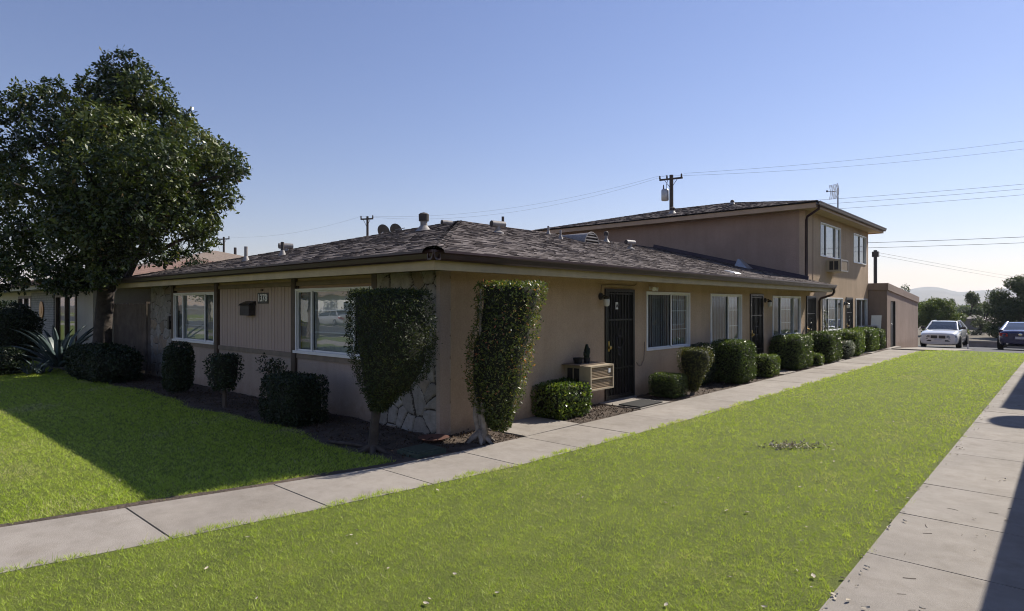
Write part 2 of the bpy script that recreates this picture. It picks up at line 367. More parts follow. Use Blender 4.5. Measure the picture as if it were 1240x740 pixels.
def leaf_arrays(P, N, size, aspect=.5, spread=.7, rng=RNG, droop=0.):
    n = len(P); size = np.broadcast_to(size, (n,))[:, None]*rng.uniform(.65, 1.25, (n, 1))
    N = unit(N+rng.normal(0, spread, (n, 3)))
    d = unit(np.cross(N, rng.normal(0, 1, (n, 3)))+.35*N+np.array([0, 0, -droop])); w = unit(np.cross(N, d))
    V = np.empty((n, 4, 3)); V[:, 0] = P; V[:, 2] = P+d*size
    mid = P+d*size*.5+N*size*.07; V[:, 1] = mid+w*size*aspect*.5; V[:, 3] = mid-w*size*aspect*.5
    return V.reshape(-1, 3), np.arange(n*4).reshape(n, 4)
def wob(P, f, seed):
    r = np.random.default_rng(seed); out = np.zeros(len(P))
    for k in range(4):
        q = r.normal(0, 1, 3)*f*(1+.6*k); out += np.sin(P@q+r.uniform(0, 6.3))/(1+.5*k)
    return out/2.2
def core_superell(hx, hy, hz, c, k=5, n=10):
    V = []; F = []
    us = np.linspace(-math.pi/2, math.pi/2, n); vs = np.linspace(0, 2*math.pi, 2*n, endpoint=False)
    for u in us:
        for v in vs:
            p = np.array([math.cos(u)*math.cos(v), math.cos(u)*math.sin(v), math.sin(u)])
            p = p/(np.sum(np.abs(p)**k)**(1/k)); V.append(p*[hx, hy, hz]+c)
    for a in range(n-1):
        for b in range(2*n):
            d = (b+1) % (2*n); F.append((a*2*n+b, a*2*n+d, (a+1)*2*n+d, (a+1)*2*n+b))
    return np.array(V), np.array(F)
def hedge(name, label, cat, cx, cy, w, l, z0, z1, mat='leaf_hedge', leaf=.04, dens=2200, k=6, seed=0, group=None, aspect=.55, lump=.06, spread=.65, core=.86, parent=None):
    """clipped shrub: superellipsoid shell of leaves round a dark twiggy core"""
    rng = np.random.default_rng(seed+100); h = np.array([w/2, l/2, (z1-z0)/2]); c = np.array([cx, cy, (z0+z1)/2])
    area = 2*(w*l+w*(z1-z0)+l*(z1-z0)); n = int(area*dens)
    ax = rng.choice(3, n, p=np.array([l*(z1-z0), w*(z1-z0), w*l])/(l*(z1-z0)+w*(z1-z0)+w*l))
    p = rng.uniform(-1, 1, (n, 3)); p[np.arange(n), ax] = np.sign(rng.uniform(-1, 1, n))
    q = p/(np.sum(np.abs(p)**k, axis=1, keepdims=True)**(1/k))
    nr = unit(np.sign(q)*np.abs(q)**(k-1)/h)
    r = (1+lump*wob(q*h, 5, seed))*np.where(rng.uniform(0, 1, n) < .75, rng.uniform(.93, 1.02, n), rng.uniform(.8, .95, n))
    strays = rng.uniform(0, 1, n) < .03; r[strays] *= rng.uniform(1.0, 1.08, strays.sum())
    P = q*h*r[:, None]+c; keep = P[:, 2] > z0-.01
    V, F = leaf_arrays(P[keep], nr[keep], leaf, aspect, spread, rng)
    tint = np.repeat(np.clip(rng.beta(2, 2, keep.sum())+.15*wob(P[keep], 3, seed+5), 0, 1), 4)
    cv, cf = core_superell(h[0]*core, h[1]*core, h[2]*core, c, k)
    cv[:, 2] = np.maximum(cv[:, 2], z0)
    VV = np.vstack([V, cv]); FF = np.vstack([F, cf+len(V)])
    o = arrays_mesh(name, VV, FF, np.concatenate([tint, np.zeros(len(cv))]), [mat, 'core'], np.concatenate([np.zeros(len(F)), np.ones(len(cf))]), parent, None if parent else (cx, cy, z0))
    return tag(o, label, cat, group) if label else o
def profile_shrub(prof, mat, leaf, dens, seed, parent, name='crown', aspect=.5, lump=.07, spread=.7, k=3, flat_top=True):
    """prof: list of (z, cx, cy, rx, ry); shell of leaves following the clipped outline"""
    rng = np.random.default_rng(seed); pr = np.array(prof); z0, z1 = pr[0, 0], pr[-1, 0]
    ip = lambda z: [np.interp(z, pr[:, 0], pr[:, j]) for j in range(1, 5)]
    per = 2*math.pi*np.mean(pr[:, 3]+pr[:, 4])/2; n = int(per*(z1-z0)*dens)
    z = rng.uniform(z0, z1, n); a = rng.uniform(0, 2*math.pi, n)
    cs = np.stack([np.cos(a), np.sin(a)], 1); cs = cs/(np.sum(np.abs(cs)**k, 1, keepdims=True)**(1/k))
    cx, cy, rx, ry = ip(z); r = np.where(rng.uniform(0, 1, n) < .75, rng.uniform(.9, 1.03, n), rng.uniform(.7, .95, n))
    P0 = np.stack([cx+cs[:, 0]*rx, cy+cs[:, 1]*ry, z], 1); st = rng.uniform(0, 1, n) < .05; r = np.where(st, rng.uniform(1.0, 1.13, n), r); r = r*(1+lump*wob(P0, 7, seed))
    P = np.stack([cx+cs[:, 0]*rx*r, cy+cs[:, 1]*ry*r, z], 1); N = np.stack([cs[:, 0], cs[:, 1], np.zeros(n)], 1)
    if flat_top:
        m = int(pr[-1, 3]*pr[-1, 4]*4*dens); q = rng.uniform(-1, 1, (m, 2)); ok = np.sum(np.abs(q)**k, 1) < 1; q = q[ok]
        P = np.vstack([P, np.stack([pr[-1, 1]+q[:, 0]*pr[-1, 3], pr[-1, 2]+q[:, 1]*pr[-1, 4], z1+rng.uniform(-.05, .015, len(q))], 1)])
        N = np.vstack([N, np.tile([0, 0, 1.], (len(q), 1))])
    V, F = leaf_arrays(P, N, leaf, aspect, spread, rng)
    tint = np.repeat(np.clip(rng.beta(2, 2, len(P))+.2*wob(P, 4, seed+3), 0, 1), 4)
    rows = []; zs = np.linspace(z0+.03, z1-.04, 14); nn = 16
    for zz in zs:
        x, y, a1, b1 = ip(zz)
        for j in range(nn):
            t = 2*math.pi*j/nn; c2 = np.array([math.cos(t), math.sin(t)]); c2 = c2/(np.sum(np.abs(c2)**k)**(1/k))
            rows.append((x+c2[0]*a1*.8, y+c2[1]*b1*.8, zz))
    cf = [(i*nn+j, i*nn+(j+1) % nn, (i+1)*nn+(j+1) % nn, (i+1)*nn+j) for i in range(13) for j in range(nn)]
    for j in range(1, nn//2): cf.append((13*nn+j-1, 13*nn+j, 13*nn+nn-1-j, 13*nn+(nn-j) % nn))
    cv = np.array(rows); cf = np.array(cf)
    return arrays_mesh(name, np.vstack([V, cv]), np.vstack([F, cf+len(V)]), np.concatenate([tint, np.zeros(len(cv))]), [mat, 'core'],
                       np.concatenate([np.zeros(len(F)), np.ones(len(cf))]), parent)
def clump_crown(clumps, mat, leaf, dens, seed, parent, name='crown', aspect=.45, whorl=7, fill=.35, droop=.15):
    """leafy crown: each clump (x,y,z,r[,flat]) carries twig ends with a whorl of leaves"""
    rng = np.random.default_rng(seed); PP = []; NN = []; TT = []
    for c in clumps:
        r = c[3]; fl = c[4] if len(c) > 4 else .8
        n = max(6, int(dens*r*r)); d = unit(rng.normal(0, 1, (n, 3)))
        rad = np.where(rng.uniform(0, 1, n) < 1-fill, rng.uniform(.78, 1.08, n), rng.uniform(.35, .85, n))
        rad *= 1+.20*wob(d*2.2+np.array(c[:3]), 1.8, seed+1)
        P = np.array(c[:3])+d*rad[:, None]*r*np.array([1, 1, fl])
        PP.append(np.repeat(P, whorl, 0)+rng.normal(0, leaf*.36, (n*whorl, 3))); NN.append(np.repeat(unit(d+np.array([0, 0, .45])), whorl, 0))
        TT.append(np.repeat(np.clip(rng.beta(2, 2, n)+rng.normal(0, .2), 0, .93), whorl))
    P = np.vstack(PP); N = np.vstack(NN); tint = np.concatenate(TT); tint = np.clip(tint+rng.normal(0, .12, len(tint)), 0, .96)
    tint[rng.uniform(0, 1, len(tint)) < .012] = 1
    V, F = leaf_arrays(P, N, leaf, aspect, .75, rng, droop)
    return arrays_mesh(name, V, F, np.repeat(tint, 4), [mat], None, parent)
def limb(mb, a, b, r0, r1, seed, wig=.12, n=6):
    r = random.Random(seed); a = Vector(a); b = Vector(b); L = (b-a).length; pts = []
    for k in range(n+1):
        t = k/n; p = a.lerp(b, t)+Vector((0, 0, L*.12*math.sin(math.pi*t)))
        if 0 < k < n: p += Vector((r.uniform(-1, 1), r.uniform(-1, 1), r.uniform(-.6, .6)))*wig*L*.35
        pts.append(p)
    mb.tube(pts, [r0+(r1-r0)*k/n for k in range(n+1)], 8)

# ------------------------------------------------------------------ the ground
def gz(y): return 0.0 if y < 28.3 else (-.045*(y-28.3) if y < 52 else -1.0665-.002*(min(y, 400)-52))
def sheet(name, polys, mat, kind='structure', label=None, thick=0):
    mb = MB()
    for p in polys: mb.face(p)
    o = mb.build(name, mat); return tag(o, label, kind=kind)
mb = MB()
ys = [-6000, -400, -100, -30, 28.3, 32, 36, 42, 52, 60, 120, 400, 1500, 6000]; xs = [-6000, -1000, -200, -40, 20, 100, 1000, 6000]
mb.grid([[(x, y, gz(y)-.045) for x in xs] for y in ys][::1])
mb.f = [tuple(reversed(f)) for f in mb.f] if False else mb.f
def m_ground():
    m, t, b = newmat('dry_ground'); co = objco(t)
    c = ramp(t, noise(t, .05, 6, .65, co), [(.3, (.10, .085, .06)), (.7, (.17, .14, .10))])
    c = mixc(t, .6, c, ramp(t, noise(t, 18, 5, .7, co), [(.3, (.6, .6, .6)), (.7, (1.1, 1.1, 1.1))]), 'MULTIPLY')
    t.links.new(c, b.inputs['Base Color']); b.inputs['Roughness'].default_value = 1; return m
M['ground'] = m_ground()
tag(mb.build('ground', 'ground'), kind='structure')
# walkway: outer (building side) and inner (lawn side) edges, X as a function of Y
WO = np.array([(-4, -7.0), (-.2, -6.35), (.89, -6.09), (1.7, -5.9), (2.77, -5.65), (3.87, -5.39), (4.96, -5.28), (6.1, -5.24), (8, -5.2), (12, -5.18), (20, -5.2), (28.2, -5.2)])
WI = np.array([(-4, -5.75), (0, -5.18), (.74, -5.05), (1.68, -4.86), (2.86, -4.65), (3.87, -4.5), (4.9, -4.36), (6.06, -4.31), (8.76, -4.22), (15.5, -4.2), (27.4, -4.1), (28.4, -3.6)])
wo = lambda y: float(np.interp(y, WO[:, 0], WO[:, 1])); wi = lambda y: float(np.interp(y, WI[:, 0], WI[:, 1]))
joints = [-4, -2.8, -1.65, -.55, .6, 1.69, 2.85, 3.87, 4.95, 6.04, 7.18, 8.4, 9.55]
while joints[-1] < 27.5: joints.append(joints[-1]+1.2)
mb = MB()
for a, b in zip(joints[:-1], joints[1:]):
    a += .006; b -= .006; tilt = random.uniform(-.004, .004); q = [a, (a+b)/2, b]
    top = [(wo(y), y, tilt*(y-a)) for y in q]+[(wi(y), y, tilt*(y-a)) for y in q[::-1]]
    K = random.randint(0, 9999); mb.face(top[::-1], 0, [(K+.5, .5)]*len(top)); n = len(top)
    for k in range(n):
        p, r_ = top[k], top[(k+1) % n]; mb.face([p, r_, (r_[0], r_[1], -.09), (p[0], p[1], -.09)])
for (y0, y1, x1) in ((6.12, 7.28, -6.12), (9.02, 10.02, -6.12), (15.9, 16.8, -6.12), (20.4, 21.5, -6.12), (25.1, 26.0, -6.12), (28.05, 30.2, -5.45)):
    mb.box(x1+.004, -5.262, y0, y1, -.09, -.003)
for (y0, y1) in ((28.36, 31.8), (31.82, 35.3)):
    mb.hexa([(-5.44, y0, gz(y0)-.1), (-3.3, y0, gz(y0)-.1), (-3.3, y1, gz(y1)-.1), (-5.44, y1, gz(y1)-.1), (-5.44, y0, gz(y0)), (-3.3, y0, gz(y0)), (-3.3, y1, gz(y1)), (-5.44, y1, gz(y1))])
tag(mb.build('walkway', 'concrete'), kind='structure')
mb = MB(); j2 = [-4, -2.6, -1.4, -.2, .95, 2.3, 3.55, 4.8, 5.9, 7.02, 8.7, 9.87, 11.2, 12.5, 13.84, 15.2]
while j2[-1] < 30: j2.append(j2[-1]+1.35)
for a, b in zip(j2[:-1], j2[1:]):
    t1 = random.uniform(-.004, .004); b1 = min(b-.006, 30); g0, g1 = gz(a), gz(b1)
    mb.hexa([(-1.04, a+.006, g0-.09), (.05, a+.006, g0-.09), (.05, b1, g1-.09), (-1.04, b1, g1-.09), (-1.04, a+.006, g0+t1), (.05, a+.006, g0-t1), (.05, b1, g1), (-1.04, b1, g1)]); K = random.randint(0, 9999); mb.uv[-6:] = [[(K+.5, .5)]*4]*6
tag(mb.build('side_walkway', 'concrete2'), kind='structure')
# lawns (soil and thatch sheet; the blades come further down)
def strip_sheet(name, mat, fa, fb, y0, y1, z, n=60):
    m_ = MB(); ysl = np.linspace(y0, y1, n)
    m_.grid([[(fa(y), y, z), ((fa(y)+fb(y))/2, y, z+.004), (fb(y), y, z)] for y in ysl]); return tag(m_.build(name, mat), kind='structure')
strip_sheet('lawn', 'lawn', lambda y: wi(y)-.0, lambda y: -1.03, -4, 28.6, -.005)
BED = lambda x: 4.22+.10*math.sin(x*1.3)+.06*math.sin(x*3.1+1)
mb = MB(); xs = np.concatenate([np.linspace(-130, -42, 20), np.linspace(-40, -5.2, 120)])
mb.grid([[(x, -4, -.012), (x, 1.5, -.008), (x, BED(x), -.016)] if x < -6.9 else [(x, min(-4, 0), -.012), (min(x, -5.2), 0, -.012), (x, BED(x), -.016)] for x in xs])
# keep the lawn sheet below the walkway where they overlap
for i_, p in enumerate(mb.v):
    if p[0] > wo(p[1]): mb.v[i_] = (p[0], p[1], -.03)
tag(mb.build('front_lawn', 'lawn'), kind='structure')
strip_sheet('soil_edge', 'soil', lambda y: wo(y)-.13-.03*math.sin(y*4), lambda y: wo(y), -4, 4.2, -.006)
def bed(name, x0, x1, y0, y1, seed):
    m_ = MB(); r = random.Random(seed); nx = max(6, int((x1-x0)/.12)); ny = max(6, int((y1-y0)/.12))
    nx = min(nx, 130); ny = min(ny, 160)
    m_.grid([[(x0+(x1-x0)*i/nx, y0+(y1-y0)*j/ny, -.026+r.uniform(-.008, .016)) for i in range(nx+1)] for j in range(ny+1)])
    return tag(m_.build(name, 'soil', smooth=True), kind='structure')
bed('planting_bed', -20.2, -5.3, 4.0, 5.42, 1); bed('planting_bed', -6.15, -5.21, 5.3, 6.12, 2)
bed('planting_bed', -6.15, -5.2, 7.28, 9.02, 3); bed('planting_bed', -6.15, -5.19, 10.02, 28.2, 4)
# driveway, street in front (seen mirrored in the windows) and its kerbs
mb = MB(); mb.grid([[(x, y, gz(y)-.02) for x in (-30, -3.2, 12, 30)] for y in (35.4, 38, 42, 49)])
mb.grid([[(x, y, gz(y)-.02) for x in (-3.2, 12)] for y in (28.7, 31, 35.4)])
tag(mb.build('driveway', 'asphalt'), kind='structure')
mb = MB(); mb.box(-170, 60, -5.6, -4.0, -.1, 0); mb.box(-170, 60, -21.4, -19.9, -.1, 0)
tag(mb.build('pavement', 'concrete2'), kind='structure')
mb = MB(); mb.box(-170, 60, -7.6, -7.45, -.15, .0); mb.box(-170, 60, -17.2, -17.05, -.15, .0); tag(mb.build('kerb', 'concrete'), kind='structure')
mb = MB(); mb.face([(-170, -17.05, -.03), (60, -17.05, -.03), (60, -7.6, -.03), (-170, -7.6, -.03)]); tag(mb.build('road', 'asphalt'), kind='structure')
mb = MB(); mb.face([(-170, -7.45, -.01), (60, -7.45, -.01), (60, -5.6, -.01), (-170, -5.6, -.01)])
mb.face([(-170, -19.9, -.01), (60, -19.9, -.01), (60, -17.2, -.01), (-170, -17.2, -.01)])
mb.face([(-170, -34, -.01), (60, -34, -.01), (60, -21.4, -.01), (-170, -21.4, -.01)]); tag(mb.build('verge', 'lawn'), kind='structure')

# ------------------------------------------------------------------ apartment buildings
X0, Y0 = -6.12, 5.4
mapY = lambda u, n, z: (X0+n, u, z)
mapX = lambda u, n, z: (u, Y0-n, z)
def ubox(mb, mp, u0, u1, n0, n1, z0, z1, m=0):
    a, b = mp(u0, n0, z0), mp(u1, n1, z1); return mb.box(a[0], b[0], a[1], b[1], a[2], b[2], m)
def wall_open(mb, mp, u0, u1, z0, z1, ops, n0=-.16, n1=0, m=0):
    us = sorted({u0, u1, *[v for o in ops for v in o[:2]]}); zs = sorted({z0, z1, *[v for o in ops for v in o[2:4]]})
    us = [u for u in us if u0 <= u <= u1]; zs = [z for z in zs if z0 <= z <= z1]
    solid = lambda i, j: 0 <= i < len(us)-1 and 0 <= j < len(zs)-1 and not any(o[0] < (us[i]+us[i+1])/2 < o[1] and o[2] < (zs[j]+zs[j+1])/2 < o[3] for o in ops)
    for i in range(len(us)-1):
        for j in range(len(zs)-1):
            if not solid(i, j): continue
            a, b, c, d = us[i], us[i+1], zs[j], zs[j+1]
            mb.face([mp(a, n1, c), mp(b, n1, c), mp(b, n1, d), mp(a, n1, d)], m); mb.face([mp(a, n0, d), mp(b, n0, d), mp(b, n0, c), mp(a, n0, c)], m)
            if not solid(i-1, j): mb.face([mp(a, n0, c), mp(a, n1, c), mp(a, n1, d), mp(a, n0, d)], m)
            if not solid(i+1, j): mb.face([mp(b, n1, c), mp(b, n0, c), mp(b, n0, d), mp(b, n1, d)], m)
            if not solid(i, j-1): mb.face([mp(a, n0, c), mp(b, n0, c), mp(b, n1, c), mp(a, n1, c)], m)
            if not solid(i, j+1): mb.face([mp(a, n1, d), mp(b, n1, d), mp(b, n0, d), mp(a, n0, d)], m)
def window(root, T, mp, u0, u1, z0, z1, splits, dark, grid=(), cover='blinds', sill=False):
    """white vinyl sliding window: frame and mullions, panes, blinds behind"""
    f = MB(T); w = .04
    ubox(f, mp, u0, u1, -.07, .025, z0, z0+w); ubox(f, mp, u0, u1, -.07, .025, z1-w, z1)
    ubox(f, mp, u0, u0+w, -.07, .024, z0+w, z1-w); ubox(f, mp, u1-w, u1, -.07, .024, z0+w, z1-w)
    if sill: ubox(f, mp, u0-.03, u1+.03, .026, .05, z0-.01, z0+.035)
    e = [u0+w]+[u0+(u1-u0)*s for s in splits]+[u1-w]
    for s in e[1:-1]: ubox(f, mp, s-.02, s+.02, -.06, .012, z0+w, z1-w)
    win = f.build('window', 'white', root)
    for k in range(len(e)-1):
        g = MB(T); gr = MB(T); a, b = e[k], e[k+1]; n = -.02 if k in dark else -.035
        ubox(g, mp, a, b, n-.004, n, z0+w, z1-w); g.build('screen' if k in dark else 'pane', 'screenglass' if k in dark else 'glass', win)
        for q in (a, b-.02): ubox(gr, mp, q, q+.02, n-.012, n+.011, z0+w+.022, z1-w-.022)
        # slim sash rails
        ubox(gr, mp, a, b, n-.012, n+.012, z0+w, z0+w+.022); ubox(gr, mp, a, b, n-.012, n+.012, z1-w-.022, z1-w)
        if k in grid:
            for q in (1/3, 2/3): ubox(gr, mp, a, b, n-.010, n-.005, z0+(z1-z0)*q-.009, z0+(z1-z0)*q+.009)
        gr.build('sash', 'white', win)
    bl = MB(T)
    if cover == 'blinds':
        u = u0+w
        while u < u1-w-.03:
            k = random.uniform(-.012, .012)
            p = [mp(u, -.092+k*.5, z0+.045), mp(u+.093, -.104+k*.5, z0+.045), mp(u+.093, -.104+k*.5, z1-.045), mp(u, -.092+k*.5, z1-.045)]
            bl.face(p); u += .088
        bl.build('blinds', 'blinds', win)
    else:
        rows = []
        for k in range(40):
            u = u0+w+(u1-u0-2*w)*k/39; n = -.14+.025*math.sin(k*1.9)
            rows.append([mp(u, n, z0+.05), mp(u, n, z1-.05)])
        bl.grid(rows); bl.build('curtain', 'curtain', win, smooth=True)
    return win
def sec_door(root, T, mp, u0, u1, z0, z1, label=None):
    f = MB(T); w = .055
    ubox(f, mp, u0, u0+w, -.1, .03, z0, z1); ubox(f, mp, u1-w, u1, -.1, .03, z0, z1); ubox(f, mp, u0+w, u1-w, -.1, .03, z1-w, z1); ubox(f, mp, u0+w, u1-w, -.1, .02, z0, z0+.05)
    ubox(f, mp, u0+w, u1-w, -.09, -.06, z0+.05, z1-w, 1)
    d = f.build('door', ['door', 'doorin'], root)
    g = MB(T); n = 9
    for k in range(n):
        u = u0+w+(u1-u0-2*w)*(k+.5)/n; ubox(g, mp, u-.009, u+.009, -.012, .008, z0+.05, z1-w)
    for z in (z0+.07, z0+.72*(z1-z0), z0+.28*(z1-z0), z1-w-.03): ubox(g, mp, u0+w, u1-w, -.010, .012, z-.014, z+.014)
    ubox(g, mp, u0+w, u1-w, -.02, -.014, z0+.05, z1-w)
    uc = (u0+u1)/2; zc = z0+.52*(z1-z0)
    for rr, zz in ((.10, 0), (.065, .17), (.065, -.17)):
        pts = [mp(uc+rr*math.cos(a), .012, zc+zz+rr*1.2*math.sin(a)) for a in np.linspace(0, 2*math.pi, 17)]; g.tube(pts, .009, 5)
    g.build('grille', 'door', d)
    h = MB(T); a = mp(u0+.12, .03, z0+.95); h.lathe(a, [(.028, -.03), (.034, .0), (.034, .03), (.015, .045)], 12, axis='x' if mp is mapY else 'y'); ubox(h, mp, u0+.095, u0+.145, -.005, .018, z0+.88, z0+1.06)
    h.build('handle', 'brass', d)
    return d
def roof_uv(pts, o, du, dv):
    o, du, dv = Vector(o), Vector(du).normalized(), Vector(dv).normalized()
    return [((Vector(p)-o).dot(du), (Vector(p)-o).dot(dv)) for p in pts]
def tabs(mb, pts, du, dv, seed, row=.142):
    """courses of laminated tabs over a roof polygon (first edge = eave): each tab its own thickness and width"""
    rg = random.Random(seed); o = Vector(pts[0]); du = Vector(du).normalized(); dv = Vector(dv).normalized(); nz = du.cross(dv).normalized()
    nz = nz if nz.z > 0 else -nz
    q = [((Vector(p)-o).dot(du), (Vector(p)-o).dot(dv)) for p in pts]; vmax = max(v for _, v in q)
    def span(v):
        xs = []
        for (a, b), (c, d) in zip(q, q[1:]+q[:1]):
            if (b-v)*(d-v) <= 0 and abs(b-d) > 1e-6: xs.append(a+(c-a)*(v-b)/(d-b))
        return (min(xs), max(xs)) if len(xs) > 1 else None
    v = -.02; k = 0
    while v < vmax-.02:
        s0 = span(max(v, 0)+.002); s1 = span(min(v+row, vmax)-.002)
        if s0 and s1:
            u = s0[0]
            while u < s0[1]-.01:
                w = rg.choice((.06, .085, .11, .15, .20)); e = min(u+w, s0[1]); t = rg.choice((.005, .007, .012, .017)); K = rg.randint(0, 9999)
                vv = min(v+row*1.06, vmax); ua = min(max(u, s1[0]), s1[1]); ub = min(max(e, s1[0]), s1[1])
                a, b_, c, d = (o+du*u+dv*v+nz*t, o+du*e+dv*v+nz*t, o+du*ub+dv*vv+nz*.0025, o+du*ua+dv*vv+nz*.0025)
                uvk = [(K+.3, 0), (K+.6, 0), (K+.6, .3), (K+.3, .3)]
                mb.face([a, b_, c, d], 0, uvk); mb.face([a-nz*(t-.0005), b_-nz*(t-.0005), b_, a], 0, uvk)
                u = e
        v += row; k += 1
def hip_caps(mb, a, b, wl, wr, wd=.13, step=.2):
    a, b = Vector(a), Vector(b); L = (b-a).length; n = int(L/step); d = (b-a)/n
    wl = Vector(wl); wr = Vector(wr)
    for k in range(n):
        p = a+d*k; q = a+d*(k+1)*1.0+d*.25; h0 = Vector((0, 0, .017+random.uniform(0, .005))); h1 = Vector((0, 0, .009)); j = random.uniform(.9, 1.1)
        for s in (wl, wr):
            mb.face([p+h0, q+h1, q+h1+s*wd*j, p+h0+s*wd*j] if s is wr else [p+h0, p+h0+s*wd*j, q+h1+s*wd*j, q+h1], 0, [(k*.37+random.random()*9, random.random()*9)]*4)
        mb.face([p+h0+wl*wd*j, p+h0, p+h0+wr*wd*j, p+wr*wd*j, p+Vector((0, 0, -.01)), p+wl*wd*j], 0)
def gutter(mb, a, b, out):
    """open ogee gutter from a to b (top outer edge of the fascia), out = unit outward"""
    a, b, o = Vector(a), Vector(b), Vector(out); z = Vector((0, 0, 1))
    prof = [(0, 0), (0, -.10), (.065, -.105), (.085, -.085), (.10, -.03), (.115, -.015), (.115, .012), (.104, .012), (.104, -.012), (.088, -.028), (.075, -.075), (.012, -.088), (.012, 0)]
    mb.grid([[p+o*x+z*h for x, h in prof] for p in (a, b)], 0, True); mb.cap([a+o*x+z*h for x, h in prof]); mb.cap([b+o*x+z*h for x, h in prof], flip=True)

def stone_face(parent, u0, u1, z0, z1, seed):
    """flagstones standing proud of dark recessed mortar: relief from a Voronoi layout"""
    rng = np.random.default_rng(seed); gx, gz_ = 6, 11; cx = []
    for j in range(gz_+2):
        for i in range(gx+2): cx.append((u0+(u1-u0)*(i-.5+rng.uniform(-.38, .38)+.5*(j % 2))/gx, z0+(z1-z0)*(j-.5+rng.uniform(-.36, .36))/gz_))
    cx = np.array(cx); drop = rng.uniform(0, 1, len(cx)) < .22; cx = cx[~drop]; tone = rng.uniform(0, 1, len(cx)); hgt = rng.uniform(.6, 1.2, len(cx)); tilt = rng.normal(0, .05, (len(cx), 2))
    U, Z = np.meshgrid(np.linspace(u0, u1, int((u1-u0)/.014)), np.linspace(z0, z1, int((z1-z0)/.014))); p = np.stack([U.ravel(), Z.ravel()], 1)
    q3 = np.stack([p[:, 0], p[:, 1], 0*p[:, 0]], 1); pw = p+.03*np.stack([wob(q3, 6, seed), wob(q3, 6, seed+1)], 1)
    d = np.linalg.norm(pw[:, None, :]-cx[None], axis=2); o = np.argsort(d, 1)[:, :2]; i0 = o[:, 0]; i1 = o[:, 1]; r_ = np.arange(len(p))
    mid = (cx[i0]+cx[i1])/2; nn = unit(cx[i0]-cx[i1]); ed = np.abs(np.sum((pw-mid)*nn, 1)); e = np.clip((ed-.004)/.016, 0, 1); e = e*e*(3-2*e)
    h = e*(.028*hgt[i0]+np.sum((p-cx[i0])*tilt[i0], 1)*.5+.006*wob(q3, 16, seed+2)+.0035*wob(q3, 45, seed+3))
    t = np.where(e > .35, .12+.88*tone[i0], 0)
    V = np.stack([p[:, 0], Y0-.0015-h, p[:, 1]], 1); m, n = U.shape; k = np.arange((m-1)*(n-1)); a = (k//(n-1))*n+k % (n-1)
    o2 = arrays_mesh('stone_face', V, np.stack([a, a+1, a+n+1, a+n], 1), t, ['stone_relief'], None, parent); o2.data.polygons.foreach_set('use_smooth', [True]*len(o2.data.polygons)); return o2
